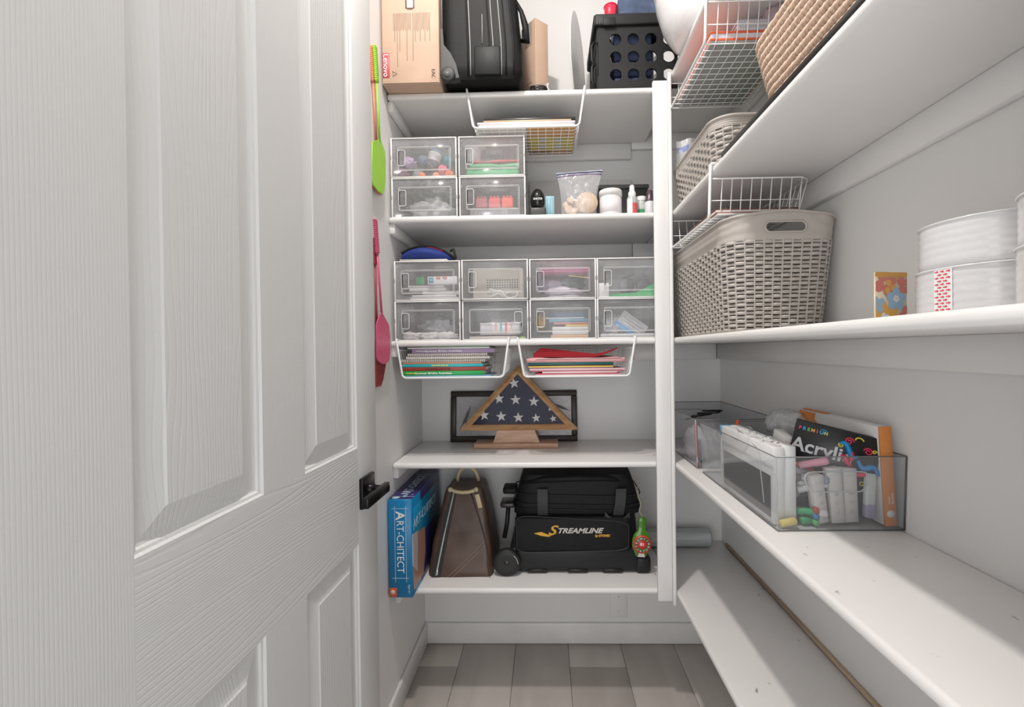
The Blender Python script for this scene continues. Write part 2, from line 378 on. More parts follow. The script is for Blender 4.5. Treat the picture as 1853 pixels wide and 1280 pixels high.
def wicker(t, wb, lb, wt, lt, h, r, m, band=.035, pitch=.0098, handle=None, bump_z=.012, ribd=.024):
    per = 2 * (wt + lt); nr = int(per / ribd / 2) * 2; n = nr * 4
    def prof(z, k=n):
        f = z / h; return rr(wb + (wt - wb) * f, lb + (lt - lb) * f, r, k)
    mb = MB(); z = .008; row = 0
    while z < h - band:
        P = prof(z); vs = []; fs = []
        hh = pitch * .47; th = .0017
        for i, (p, nn) in enumerate(P):
            wv = cos(pi * i / 4 + pi * row); o = .0021 * wv; zz = hh * (.88 + .12 * wv)
            for k in range(6):
                a = 2 * pi * k / 6; rr_ = o + th * cos(a); vs.append((p[0] + nn[0] * rr_, p[1] + nn[1] * rr_, z + zz * sin(a)))
        for i in range(n):
            j = (i + 1) % n
            for k in range(6): l = (k + 1) % 6; fs.append((i * 6 + k, j * 6 + k, j * 6 + l, i * 6 + l))
        mb.add(vs, fs, True); z += pitch; row += 1
    part('weave', mb, m, t, kind='stuff')
    mb = MB(); bot = prof(.004); top = prof(h - band)
    for i in range(0, n, 4):
        q = i + 2
        a, b_ = bot[q % n], top[q % n]
        mb.tube([(a[0][0], a[0][1], .004), (b_[0][0], b_[0][1], h - band)], .0023, 5, caps=False)
    part('upright_ribs', mb, m, t, kind='stuff')
    mb = MB(); nb = 360
    def top_z(p): return h + bump_z * math.exp(-(p[0] / (wt * .30)) ** 2) * (1 if abs(p[1]) > lt / 2 - .02 else 0)
    K = 14; vs = []; Pr = [prof(h - band + band * j / K, nb) for j in range(K + 1)]
    zt = [top_z(Pr[K][i][0]) for i in range(nb)]
    for j in range(K + 1):
        for i in range(nb):
            p, nn = Pr[j][i]; zz = h - band - .003 + (zt[i] - h + band + .003) * j / K
            o = .0008 * sin(zz * 2 * pi / .005)
            vs.append([p[0] + nn[0] * o, p[1] + nn[1] * o, zz])
    def inside(v):
        if not handle: return False
        hw, hh, hz_ = handle; dx = max(abs(v[0]) - (hw - hh), 0); return dx * dx + (v[2] - hz_) ** 2 < hh * hh and abs(v[1]) > lt * .4
    if handle:
        hw, hh, hz_ = handle
        for v in vs:                                # pull verts near the outline onto it
            if abs(v[1]) > lt * .4 and abs(v[0]) < hw + .01:
                cx = max(-(hw - hh), min(hw - hh, v[0])); dx, dz = v[0] - cx, v[2] - hz_; dd = sqrt(dx * dx + dz * dz)
                if 0 < dd < hh + .0022 and dd > hh - .0015: v[0] = cx + dx / dd * hh; v[2] = hz_ + dz / dd * hh
    fs = []
    for j in range(K):
        for i in range(nb):
            q = [j * nb + i, j * nb + (i + 1) % nb, (j + 1) * nb + (i + 1) % nb, (j + 1) * nb + i]
            c = [sum(vs[k][e] for k in q) / 4 for e in range(3)]
            if not inside(c): fs.append(q)
    mb.add(vs, fs, True)
    part('rim_band', mb, m, t)
    mb = MB(); mb.tube([(Pr[K][i][0][0] + Pr[K][i][1][0] * .001, Pr[K][i][0][1] + Pr[K][i][1][1] * .001, zt[i]) for i in range(0, nb, 2)], .0035, 6, True)
    part('rim', mb, m, t)
    if handle:
        for sgn in (-1, 1):
            pts = []
            for k in range(40):
                a = 2 * pi * k / 40; cx = (hw - hh) * (1 if cos(a) > 0 else -1); pts.append((cx + hh * cos(a), sgn * (lb / 2 + (lt - lb) / 2 * hz_ / h + .0008), hz_ + hh * sin(a)))
            part('handle_hole_rim', MB().tube(pts, .0026, 6, True), m, t)
    mb = MB(); P = prof(0); mb.add([(p[0] * .985, p[1] * .985, z) for z in (0, .008) for p, _ in P], [tuple(range(n - 1, -1, -1)), tuple(range(n, 2 * n))] + [(i, (i + 1) % n, n + (i + 1) % n, n + i) for i in range(n)])
    part('base', mb, m, t)
wirem = col('white_coated_wire', (.86, .86, .85), .3)
def wire_basket(label, loc, rz, w=.378, dp=.235, hgt=.122, top_in=.0):
    t = thing('hanging_wire_basket', label, 'basket', loc, (0, 0, rz), 'white wire baskets hooked under the shelves')
    wb = w - .035; e = .004; R_ = .0036; c = .014
    L = [(-w / 2, .011, .0045), (-w / 2, -e, .0045), (-w / 2 + .001, -e - .002, 0)]
    arcL = [(-wb / 2 + c * (1 - sin(a)) - .003 * 0, -e, -hgt + c * (1 - cos(a))) for a in [pi / 2 - k * pi / 10 for k in range(6)]]
    left = L + arcL; right = [(-p[0], p[1], p[2]) for p in reversed(left)]
    part('front_frame', MB().tube(left + right, R_, 8), wirem, t)
    mb = MB(); zt = -TH - .012; zb = -hgt; r = .0013
    def sx(z): return (wb / 2 - .004) + (w / 2 - wb / 2) * (z - zb) / (zt - zb)
    # top rails
    part('top_rail', MB().tube([(-sx(zt), .0, zt), (-sx(zt), dp - .02, zt), (-sx(zt) + .015, dp, zt), (sx(zt) - .015, dp, zt), (sx(zt), dp - .02, zt), (sx(zt), 0, zt)], .0019, 6), wirem, t)
    n = int(wb / .0255)
    for i in range(n + 1):
        x = -wb / 2 + .008 + (wb - .016) * i / n
        mb.tube([(x, -e + .002, zb), (x, dp - .03, zb), (x, dp - .018, zb + .01), (x * 1.06, dp, zt)], r, 5)
    m = int(dp / .026)
    for i in range(1, m + 1):
        y = (dp - .02) * i / m
        mb.tube([(-sx(zt), y, zt), (-sx(zb + .012), y, zb + .012), (-sx(zb) + .012, y, zb - .001), (sx(zb) - .012, y, zb - .001), (sx(zb + .012), y, zb + .012), (sx(zt), y, zt)], r, 5)
    for f in (.45,):
        z = zb + (zt - zb) * f; mb.tube([(-sx(z), .0, z), (-sx(z), dp - .02, z), (sx(z), dp - .02, z), (sx(z), 0, z)], r, 5)
    part('wire_mesh', mb, wirem, t, kind='stuff')
    return t
# ============================================================= clear drawers
frost = clear('milky_plastic', (.93, .93, .93), .34, .12, .08)
rimp = clear('milky_plastic_edge', (.95, .94, .93), .88, .15, .12)
pane = clear('clear_drawer_front', (.95, .95, .96), .10, .03, .10)
ridge = clear('clear_plastic_ridge', (.97, .97, .96), .62, .06, .15)
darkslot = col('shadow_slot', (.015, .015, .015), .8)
DRW, DRH, DRD = .2195, .1315, .33
def make_drawer(loc, label, flip=False, tilt=0):
    t = thing('storage_box', label, 'storage box', loc, (0, 0, tilt), 'clear stackable storage drawers')
    w, h, d = DRW, DRH, DRD; s = MB(); q = .0022
    s.box((0, .006, 0), (q, d, h)); s.box((w - q, .006, 0), (w, d, h)); s.box((q, .006, h - q), (w - q, d, h)); s.box((q, .006, 0), (w - q, d, q)); s.box((q, d - q, q), (w - q, d, h - q))
    part('case', s, frost, t)
    s = MB(); b = .0048
    s.rbox((0, 0, 0), (b, .012, h), .001, 1); s.rbox((w - b, 0, 0), (w, .012, h), .001, 1); s.rbox((b, 0, h - b * .8), (w - b, .012, h), .001, 1); s.rbox((b, 0, 0), (w - b, .012, b * .8), .001, 1)
    part('case_rim', s, rimp, t)
    f = part('drawer_front', MB().rbox((b + .001, .004, b), (w - b - .001, .0065, h - b), .001, 1), pane, t)
    def rect(x0, z0, x1, z1, r, y): # rounded loop
        P = []
        for cx, cz, a0 in ((x1 - r, z1 - r, 0), (x0 + r, z1 - r, 90), (x0 + r, z0 + r, 180), (x1 - r, z0 + r, 270)):
            for k in range(5): a = radians(a0 + k * 22.5); P.append((cx + r * cos(a), y, cz + r * sin(a)))
        return P
    s = MB(); s.tube(rect(.024, .024, w - .021, h - .030, .005, .0035), .00095, 5, True); s.tube(rect(.027, .027, w - .025, h - .0335, .005, .0038), .0006, 5, True)
    part('front_ridge', s, ridge, f)
    g = MB(); hx = (w - .046) if flip else .024
    g.tube(rect(hx, .040 if not flip else .055, hx + .024, h - .040, .006, .0025), .0013, 6, True); part('pull_ridge', g, ridge, f)
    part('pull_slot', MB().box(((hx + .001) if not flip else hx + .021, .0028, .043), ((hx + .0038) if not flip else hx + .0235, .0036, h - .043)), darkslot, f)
    for x_ in (.001, w - .003): part('side_slot', MB().rbox((x_, -.0004, h * .45), (x_ + .002, .001, h * .55), .0003, 1), col('grey_slot', (.25, .24, .23), .6), t)
    return t
YD = D + .013
def dpos(px, z, Y=YD): return (at(px, 600, Y=Y).x, Y, z)
lab = 'clear stackable drawer with %s, %s'
d2 = [dpos(711.5, ZT[2]), dpos(834, ZT[2])]; d2t = [(p[0] - .001, p[1], p[2] + DRH + .001) for p in d2]
d3 = [dpos(714 + 122.3 * i, ZT[3]) for i in range(4)]; d3t = [(p[0] + .0005, p[1] - (.006 if i == 1 else 0), p[2] + DRH + .001) for i, p in enumerate(d3)]
make_drawer(d2t[0], 'clear drawer full of small coloured yarn balls and jars, upper shelf')
make_drawer(d2t[1], 'clear drawer holding folded green and red cloth, upper shelf')
make_drawer(d2[0], 'clear drawer holding only crumpled clear bags, left end of upper shelf')
make_drawer(d2[1], 'clear drawer holding three coral red blocks, beside the black sharpener')
make_drawer(d3t[0], 'clear drawer with white cards and a green note, under the blue pouch')
make_drawer(d3t[1], 'clear drawer with a beige perforated panel inside')
make_drawer(d3t[2], 'clear drawer with pink and dark purple pouches inside')
make_drawer(d3t[3], 'clear drawer with dark sunglasses and green card, beside the post')
make_drawer(d3[0], 'clear drawer with grey crumpled bags, bottom left of the block of eight')
make_drawer(d3[1], 'clear drawer with its pull on the right and a striped white bundle inside', True)
make_drawer(d3[2], 'clear drawer holding a stack of small blue and yellow books')
make_drawer(d3[3], 'clear drawer with a blue and white packet, bottom right beside the post')
# contents ----------------------------------------------------
def C(n, c, r=.5, **k): return col(n, c, r, **k)
def inn(p, x, y, z=.003): return (p[0] + x, p[1] + y, p[2] + z)
film = clear('crumpled_film', (.93, .94, .95), .42, .12, .25)
def ball(p, r, m, label, cat='ball', name='yarn_ball', g='small craft items in the top left drawer'):
    n = 16
    mb = MB()
    for i in range(6):
        M = Euler((i * 1.1, i * .7, i)).to_matrix().to_4x4()
        mb.tube([(r * .82 * cos(a), r * .82 * sin(a), r * .18 * sin(3 * a)) for a in [2 * pi * k / 20 for k in range(20)]], r * .2, 5, True, T(0, 0, r) @ M)
    mb.lathe([(0, 0)] + [(r * .88 * sin(pi * k / 8), r * .88 * (1 - cos(pi * k / 8)) + r * .12) for k in range(1, 8)] + [(0, 2 * r * .94)], 14, caps=False)
    return solo(name, mb, m, label, cat, p, group=g)
p = d2t[0]
ball(inn(p, .050, .045, .045), .021, C('lilac', (.50, .38, .62)), 'lilac yarn ball high at the left inside the top left drawer')
ball(inn(p, .032, .035), .020, C('plum', (.22, .08, .16)), 'plum purple ball behind the pull of the top left drawer')
ball(inn(p, .078, .06), .022, C('grey_violet', (.30, .28, .36)), 'grey violet yarn ball low inside the top left drawer')
ball(inn(p, .128, .045, .030), .023, C('charcoal', (.10, .11, .12)), 'charcoal yarn ball under the white jar in top left drawer')
ball(inn(p, .165, .04, .018), .018, C('hot_pink', (.75, .16, .26)), 'hot pink ball at the right inside the top left drawer')
for i, x in enumerate((.098, .145, .190)):
    ball(inn(p, x, .028, 0), .013 if i < 2 else .016, C('orange', (.85, .25, .09)), ['small orange ball left of the row in the top left drawer', 'orange ball in the middle under the pink one', 'largest orange ball at the lower right corner of the drawer'][i])
ball(inn(p, .178, .075, .062), .020, C('teal', (.05, .38, .42)), 'teal yarn ball at upper right of the top left drawer')
ball(inn(p, .090, .075, .066), .019, C('steel_blue', (.22, .30, .42)), 'steel blue yarn ball at the back of the top left drawer')
t = thing('craft_jar', 'small white labelled jar among the yarn balls', 'jar', inn(p, .128, .06, .074), (0, .3, 0)); jar_m = C('jar_white', (.78, .76, .76), .3)
part('jar_body', MB().lathe([(.0, 0), (.021, 0), (.022, .002), (.022, .028), (.018, .032)], 20), jar_m, t); part('lid', MB().lathe([(.02, .031), (.0205, .0315), (.0205, .040), (0, .040)], 20), C('lid_blue', (.2, .3, .5), .4), t)
p = d2t[1]
for i, (m, hh, lb_) in enumerate(((C('green_felt', (.10, .42, .18), .8), .030, 'folded green felt at the bottom of its drawer'), (C('green_felt2', (.14, .46, .22), .8), .014, 'thinner green felt sheet under the red one'), (C('red_felt', (.55, .07, .07), .8), .010, 'folded red felt lying on the green felt'))):
    solo('folded_felt', slab(.175 - .01 * i, .22, hh, .003, 14, i), m, lb_, 'fabric', inn(p, .022 + .012 * i, .02, .003 + [0, .034, .050][i]), group='folded felt in a drawer')
solo('clear_round_tub', MB().lathe([(.0, 0), (.021, 0), (.025, .04), (.025, .042), (.0235, .042), (.02, .003), (0, .003)], 24), film, 'small clear round tub behind the pull above the green felt', 'tub', inn(p, .045, .05, .066))
p = d2[0]
for i in range(2): solo('plastic_bag', blob(.072 - .012 * i, .06, .044, .45, 3.3, 44, i), film, ['crumpled clear bag filling the lower left drawer', 'smaller crumpled clear bag at the back of the lower left drawer'][i], 'bag', inn(p, .118 - .03 * i, .085 + .11 * i), group='crumpled clear bags')
p = d2[1]
for i in range(3):
    b_ = MB().rbox((0, 0, 0), (.038, .03, .034), .003, 2)
    for k in range(3): b_.rbox((.004 + .011 * k, -.001, .031), (.012 + .011 * k, .029, .040), .002, 1)
    solo('foam_block', b_, C('coral%d' % i, [(.42, .08, .10), (.72, .08, .09), (.85, .12, .06)][i], .5), ['dark red block, leftmost of three', 'bright red block between two others', 'coral red block nearest the drawer corner'][i] + ' in a clear drawer', 'block', inn(p, .052 + .043 * i, .022, .034), group='red foam blocks in a drawer')
tr = MB().box((0, 0, 0), (.165, .2, .002)); tr.box((0, 0, 0), (.165, .002, .026))
for k in range(12): tr.rbox((.008 + .013 * k, -.002, .004), (.012 + .013 * k, 0, .024), .001, 1)
tr.box((0, .198, 0), (.165, .2, .032)); tr.box((.0, .02, .030), (.165, .1, .0315))
solo('ribbed_tray', tr, clear('grey_clear', (.6, .6, .62), .4, .1), 'clear ribbed tray carrying three red blocks', 'tray', inn(p, .034, .018))
# block of eight
p = d3t[0]
for i, (x, z, w_, hh) in enumerate(((.045, .0, .165, .011), (.05, .0115, .15, .008), (.085, .020, .125, .012), (.040, .033, .125, .010), (.038, .044, .12, .008))):
    solo('card_stack', MB().rbox((0, 0, 0), (w_, .13, hh), .001, 1), C('card%d' % (i % 2), (.74, .72, .71) if i % 2 else (.66, .65, .65), .6), ['lowest wide', 'second lowest', 'third, right-shifted', 'fourth, left-shifted', 'topmost'][i] + ' bundle of white cards below the small printed box', 'cards', inn(p, x, .03, z + .003), group='bundles of white cards')
t = thing('small_box', 'small white printed box with a teal square logo in a drawer', 'box', inn(p, .108, .014, .056))
part('carton', MB().rbox((0, 0, 0), (.098, .05, .026), .001, 1), C('carton_white', (.80, .79, .80), .4), t)
part('logo_square', MB().rbox((.004, -.0008, .004), (.020, .0, .022), .0003, 1), C('teal_print', (.03, .32, .40)), t)
text('HIS', .008, C('print_white', (.85, .85, .85)), t, T(.012, -.0012, .013) @ FACE)
for k in (0, 1): part('printed_wing', MB().lathe([(0, 0), (.006, .0), (.006, .0006), (0, .0006)], 16, T(.036 + .022 * k, .0, .021) @ RX(pi / 2), sx=1.3), C('peach_print', (.80, .38, .28)), t)
solo('sticky_note', MB().rbox((0, 0, 0), (.028, .003, .024), .0005, 1), C('note_green', (.03, .45, .12)), 'bright green sticky note pad standing on the white cards', 'note', inn(p, .062, .04, .060), (.0, 0, 0))
p = d3t[1]
pb = MB(); xs_ = 14; zs_ = 4
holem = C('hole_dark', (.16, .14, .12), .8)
t = thing('perforated_organizer', 'beige organizer panel pierced with rows of small holes', 'organizer', inn(p, .03, .055, .004))
def pierced(x0, z0, nx, nz, c, r, y0, y1, seg=8):
    mb = MB(); 
    for i in range(nx):
        for j in range(nz):
            cx, cz = x0 + (i + .5) * c, z0 + (j + .5) * c; n = seg; ci = []; sq = []
            for k in range(n):
                a = 2 * pi * (k + .5) / n; ci.append((cx + r * cos(a), y0, cz + r * sin(a)))
                m_ = max(abs(cos(a)), abs(sin(a))); sq.append((cx + c / 2 * cos(a) / m_, y0, cz + c / 2 * sin(a) / m_))
            # include the corners
            vs = ci + sq + [(v[0], y1, v[2]) for v in ci]; fs = []
            for k in range(n):
                l = (k + 1) % n; fs.append((k, l, n + l, n + k)); fs.append((k, l, 2 * n + l, 2 * n + k))
            for kk, (sx_, sz_) in enumerate(((1, 1), (-1, 1), (-1, -1), (1, -1))):
                k = kk * n // 4 + n // 8 - 1; l = k + 1; vs.append((cx + sx_ * c / 2, y0, cz + sz_ * c / 2)); fs.append((n + k, n + l, len(vs) - 1))
            mb.add(vs, fs)
    return mb
beige = C('beige_plastic', (.52, .47, .40), .5)
part('pierced_panel', pierced(.045, .038, 13, 4, .0085, .0027, 0, .002), beige, t, kind='stuff')
pf = MB().box((0, 0, 0), (.045, .003, .105)); pf.box((.1555, 0, 0), (.172, .003, .105)); pf.box((.045, 0, 0), (.1555, .003, .038)); pf.box((.045, 0, .072), (.1555, .003, .105)); pf.box((0, .003, .085), (.172, .012, .087)); part('panel_frame', pf, beige, t); part('hole_shade_sheet', MB().box((.03, .012, .0), (.17, .014, .084)), holem, t)  # dark sheet behind the panel stands in for shade in the holes
cm = C('cable_white', (.78, .77, .76), .4)
solo('cable_bundle', MB().tube([(.05 * cos(a) * (1 + .1 * sin(5 * a)), .010 * sin(a), .012 + .009 * sin(2 * a) + .003 * sin(7 * a) + (.01 if cos(a) < 0 else 0)) for a in [k * pi / 20 for k in range(110)]], .0026, 6), cm, 'white cable coiled in front of the pierced beige panel', 'cable', inn(p, .13, .042, .006))
p = d3t[2]
cols = [((.30, .26, .36), 'dark violet'), ((.08, .10, .10), 'nearly black'), ((.62, .56, .64), 'pale lilac'), ((.70, .68, .72), 'white flat')]
for i, (c, nm) in enumerate(cols):
    solo('soft_pouch', blob([.05, .045, .06, .075][i], .05, [.027, .026, .016, .007][i], .3, 3, 30, i + 3), C('pouch%d' % i, c, .45), nm + ' soft pouch in the drawer with the pink binder', 'pouch', inn(p, [.075, .14, .115, .115][i], [.10, .10, .065, .06][i], [.030, .040, .016, .002][i]), group='pouches in the pink drawer')
t = thing('pink_binder', 'hot pink zip binder at the top of its drawer', 'binder', inn(p, .035, .03, .092)); part('cover', MB().rbox((0, 0, 0), (.165, .24, .016), .004, 2), C('pink_vinyl', (.72, .12, .32), .35), t); part('zip', MB().tube([(.004, -.001, .008), (.160, -.001, .009)], .0015, 5), C('zip_purple', (.35, .10, .35)), t)
solo('yellow_ribbon', MB().tube([(.13 + .01 * k, .02, .078 - .0012 * k) for k in range(8)], .0016, 6), C('yellow', (.75, .60, .05)), 'yellow cord end in the drawer with the pink binder', 'cord', inn(p, 0, 0, 0))
p = d3t[3]
solo('green_card', MB().prism([(0, 0), (.15, 0), (.15, .048), (.09, .018), (.0, .014)], 0, .003), C('vivid_green', (.02, .48, .12)), 'vivid green card lying under the sunglasses', 'card', inn(p, .040, .02, 0))
solo('price_card', MB().rbox((0, 0, 0), (.034, .001, .046), .0003, 1), C('card_white2', (.78, .76, .76)), 'small white card on the front corner of the sunglasses drawer', 'card', inn(p, .006, .0072, .004))
t = thing('sunglasses', 'dark round sunglasses in the drawer beside the post', 'glasses', inn(p, .10, .035, .018), (.25, 0, .1)); dk = C('dark_lens', (.10, .09, .11), .12)
for k in (0, 1): part('lens', MB().lathe([(0, .006), (.018, .005), (.026, .002), (.027, 0), (0, 0)], 24, T(.0 + .060 * k, 0, .024) @ RX(pi / 2)), dk, t)
part('temple', MB().tube([(.085, 0, .030), (.082, .03, .05), (.05, .05, .062), (.0, .06, .045)], .0018, 6), dk, t); part('bridge', MB().tube([(.024, 0, .032), (.030, -.002, .036), (.036, 0, .032)], .002, 6), dk, t)
p = d3[0]
solo('plastic_bag', blob(.062, .07, .040, .5, 3.5, 44, 11), clear('grey_film', (.60, .61, .63), .5, .15, .2), 'large grey crumpled bag in the bottom left drawer', 'bag', inn(p, .125, .11))
for i in range(3): solo('tissue_wad', blob(.030, .02, .014, .6, 3, 26, i + 20), C('tissue', (.76, .75, .73), .8), ['left', 'middle', 'right-hand'][i] + ' wad of white tissue in front of the grey bag', 'tissue', inn(p, .05 + .06 * i, .030), group='tissue wads in the bottom left drawer')
p = d3[1]
t = thing('wrapped_bundle', 'white film-wrapped bundle with pink, teal and red stripes', 'bundle', inn(p, .055, .03, .018)); part('wrap', slab(.135, .12, .045, .006, 22, 4), C('wrap_white', (.74, .73, .76), .25), t)
for k, c in enumerate(((.80, .40, .38), (.10, .50, .48), (.70, .12, .16), (.85, .55, .40))): part('stripe', MB().box((.05 + .017 * k, -.001, .004), (.057 + .017 * k, .0, .040)), C('stripe%d' % k, c), t)
solo('flat_envelopes', MB().rbox((0, 0, 0), (.16, .2, .009), .002, 1), C('env_peach', (.78, .70, .64)), 'flat peach envelopes under the striped bundle', 'envelopes', inn(p, .02, .02))
solo('token', MB().lathe([(0, 0), (.012, 0), (.012, .006), (0, .008)], 18), C('lime', (.35, .62, .15)), 'little lime green pompom at the drawer corner', 'token', inn(p, .198, .022))  # flat lime disc, a small green thing of unknown kind
p = d3[2]
bk = [((.85, .52, .28), .011, .125), ((.80, .78, .78), .014, .12), ((.82, .80, .78), .012, .12), ((.83, .60, .12), .007, .075), ((.72, .24, .22), .006, .115), ((.10, .30, .42), .011, .13), ((.72, .74, .76), .004, .13), ((.06, .14, .25), .016, .115)]
z = .003
for i, (c, hh, w_) in enumerate(bk):
    t = thing('small_book', ['orange', 'thick white', 'thin white', 'yellow', 'salmon red', 'teal blue', 'pale grey', 'navy blue'][i] + ' small book in the stack inside a clear drawer', 'book', inn(p, .195 - w_ - (.012 if i > 5 else 0), .03, z), group='small books in a drawer')
    part('cover', MB().rbox((0, 0, 0), (w_, .16, hh), .001, 1), C('sb%d' % i, c, .4), t); part('page_edges', MB().box((-.0004, .002, hh * .2), (w_ * .98, .158, hh * .8)), C('paper', (.80, .79, .76), .8), t); z += hh + .0008
ball(inn(p, .035, .07, .035), .024, C('ochre', (.55, .35, .08)), 'ochre yarn ball behind the pull of the book drawer', g='lone balls')
p = d3[3]
solo('plastic_bag', blob(.055, .06, .045, .4, 3, 36, 31), film, 'clear crumpled bag in the bottom right drawer', 'bag', inn(p, .07, .11)); 
t = thing('tool_packet', 'tilted clear packet with a blue header in the bottom right drawer', 'packet', inn(p, .08, .045, .072), (0, .62, 0)); part('sleeve', MB().rbox((0, 0, -.03), (.10, .008, .03), .003, 2), C('grey_pack', (.55, .56, .58), .2), t); part('header', MB().rbox((-.004, -.0015, -.030), (.075, 0, -.014), .0005, 1), C('header_blue', (.05, .32, .62), .3), t)
for k in range(3): part('rod', MB().tube([(.01, -.003, -.006 + .010 * k), (.095, -.003, -.006 + .010 * k)], .0022, 6), C('rod_white', (.75, .75, .74)), t)
solo('white_tray', MB().rbox((0, 0, 0), (.18, .2, .013), .004, 2), C('tray_white', (.76, .75, .75)), 'flat white tray under the blue-headed packet', 'tray', inn(p, .012, .02))
# ============================================================= wire baskets and their books
def hook_at(x0, x1, z, y=D):
    a = at(x0, 620, Y=y).x; b = at(x1, 620, Y=y).x; return ((a + b) / 2, y, z), b - a
pos, w_ = hook_at(718, 921, ZT[3]); wire_basket('white wire basket of workbooks under the eight drawers, left one of the pair', pos, 0, w_)
L0 = pos
pos, w_ = hook_at(937, 1149, ZT[3]); wire_basket('white wire basket with red felt and pink folders, right of the workbook basket', pos, 0, w_)
R0_ = pos
a = at(845, 170, Y=D).x; b = at(1058, 165, Y=D).x
wire_basket('white wire basket of envelopes hanging under the topmost back shelf', ((a + b) / 2, D, ZT[1]), 0, b - a); T0 = ((a + b) / 2, D, ZT[1])
wire_basket('white wire basket under the highest right shelf holding orange binder', (P2, 1.308, 2.084), -pi / 2, .352, .245, .121)
wire_basket('white wire basket under the right shelf, just above the big wicker hamper', (P2, 1.302, ZT[2]), -pi / 2, .372, .235, .122)
def book(label, x0, x1, z0, z1, y0, dep, c, pages=True, group=None, loc=None, titles=(), spiral=False, rz=0, name='book', rough=.35):
    t = thing(name, label, 'book' if name in ('book', 'notebook') else name.split('_')[-1], (x0, y0, z0), (0, 0, rz), group); w = x1 - x0; h = z1 - z0
    c_ = C('cov_%02d%02d%02d' % tuple(int(v * 99) for v in c), c, rough)
    if pages and h > .004:
        mb = MB(); mb.box((0, 0, 0), (w, dep, .0009)); mb.box((0, 0, h - .0009), (w, dep, h)); mb.rbox((0, -.001, 0), (w, .0012, h), .0006, 1)
        part('cover', mb, c_, t); part('page_block', MB().box((.0015, .0013, .001), (w - .001, dep - .002, h - .001)), C('paper', (.80, .79, .76), .8), t)
    else: part('cover', MB().rbox((0, 0, 0), (w, dep, h), min(.0008, h * .3), 1), c_, t)
    if spiral:
        n = int(w / .0062)
        for k in range(n):
            x = .003 + (w - .006) * k / (n - 1); part('spiral_ring', MB().tube([(x + .0008 * a / 6, .001 - .0045 * cos(a * pi / 3), h / 2 + (h / 2 + .0018) * sin(a * pi / 3)) for a in range(6)], .0009, 4, True), C('coil_white', (.80, .78, .74), .4), t)
    for s_, sz, x, cc in titles: text(s_, sz, cc, t, T(x, -.0014, h / 2) @ FACE, sx=1.25, bold=.0002)
    return t
wl = C('print_white', (.85, .85, .85)); yl = C('print_yellow', (.80, .75, .10)); dk = C('print_dark', (.05, .03, .03))
zb = ZT[3] - .122 + .0022; yb = D + .010
S3s = [  # colour, height, x0, x1 (pixels), label
    ((.28, .55, .78), .0045, 727, 888, 'light blue thin workbook at the very bottom of the left wire basket'),
    ((.02, .36, .08), .0145, 727, 876, 'thick green summer workbook second from the bottom of the left basket'),
    ((.30, .05, .03), .0125, 728, 879, 'dark red book lying on the thick green workbook'),
    ((.03, .42, .48), .0100, 728, 874, 'teal workbook with a yellow title, above the dark red book'),
    ((.55, .26, .14), .0050, 729, 871, 'thin rust orange book between the teal and the spiral notebooks'),
    ((.30, .27, .25), .0080, 725, 878, 'lowest spiral notebook with white coil in the left wire basket'),
    ((.55, .52, .48), .0080, 734, 886, 'middle spiral notebook with white coil in the left wire basket'),
    ((.35, .30, .30), .0080, 737, 882, 'topmost spiral notebook with white coil under the purple workbook'),
    ((.38, .28, .46), .0135, 745, 894, 'purple summer workbook above the spiral notebooks'),
    ((.72, .72, .71), .0060, 737, 886, 'thin white workbook lying on the purple one'),
    ((.10, .42, .13), .0018, 763, 884, 'thin green folder at the top of the left wire basket stack')]
z = zb
for i, (c, hh, xa, xb, lb_) in enumerate(S3s):
    ti = ()
    if i in (1, 8): ti = (('Summer Bridge Activities', .0095, .105, wl), ('SUMMER BRIDGE', .0045, .035, yl if i == 1 else wl))
    if i == 3: ti = (('SUMMER BRIDGE', .0058, .125, yl),)
    if i == 2: ti = (('LEARNING ACTIVITIES', .0065, .12, dk),)
    x0 = at(xa, 650, Y=yb).x; x1 = at(xb, 650, Y=yb).x
    book(lb_, x0, x1, z, z + hh, yb + (.004 if i > 4 else 0), .19, c, group='workbooks in the left wire basket', titles=ti, spiral=i in (5, 6, 7), rz=0, name='notebook' if i in (5, 6, 7) else 'book')
    z += hh + .0003 + (.0018 if i in (5, 6, 7) else 0)
S3r = [((.80, .55, .58), .004, 968, 1125, 'pale pink sheet at the very bottom of the right wire basket', 0), ((.68, .08, .12), .003, 972, 1122, 'thin red folder low in the right wire basket', 0), ((.76, .72, .70), .005, 981, 1117, 'white leaflet above the thin red folder in the basket', 0), ((.72, .20, .26), .0035, 962, 1128, 'rose red folder between the leaflet and the pink book', 0),
       ((.78, .52, .54), .0065, 958, 1131, 'flat pink book under the yellow folder', 1), ((.28, .18, .32), .003, 957, 1109, 'thin violet folder under the yellow one', 0), ((.82, .62, .10), .0045, 956, 1110, 'yellow folder in the middle of the right wire basket', 0), ((.25, .05, .05), .003, 957, 1110, 'thin maroon folder between yellow and dark green', 0), ((.01, .13, .12), .0085, 956, 1110, 'dark green folder under the pink zip pouch', 1)]
z = zb
for c, hh, xa, xb, lb_, pg in S3r:
    book(lb_, at(xa, 650, Y=yb).x, at(xb, 650, Y=yb).x, z, z + hh, yb, .19, c, bool(pg), group='papers in the right wire basket', name='folder'); z += hh + .0002
x0 = at(953, 650, Y=yb).x; x1 = at(1131, 650, Y=yb).x
t = thing('zip_pouch', 'long pale pink zip pouch lying over the dark green folder', 'pouch', (x0, yb - .002, z)); part('pouch_body', slab(x1 - x0, .18, .018, .0022, 14, 9), C('pink_cloth', (.72, .38, .38), .7), t); part('zipper', MB().tube([(.03, -.001, .012), (x1 - x0 - .01, -.001, .013)], .0012, 5), C('zip_rose', (.75, .55, .54)), t)
red = C('red_felt2', (.30, .006, .014), .85, sheen=.2)
mb = MB()
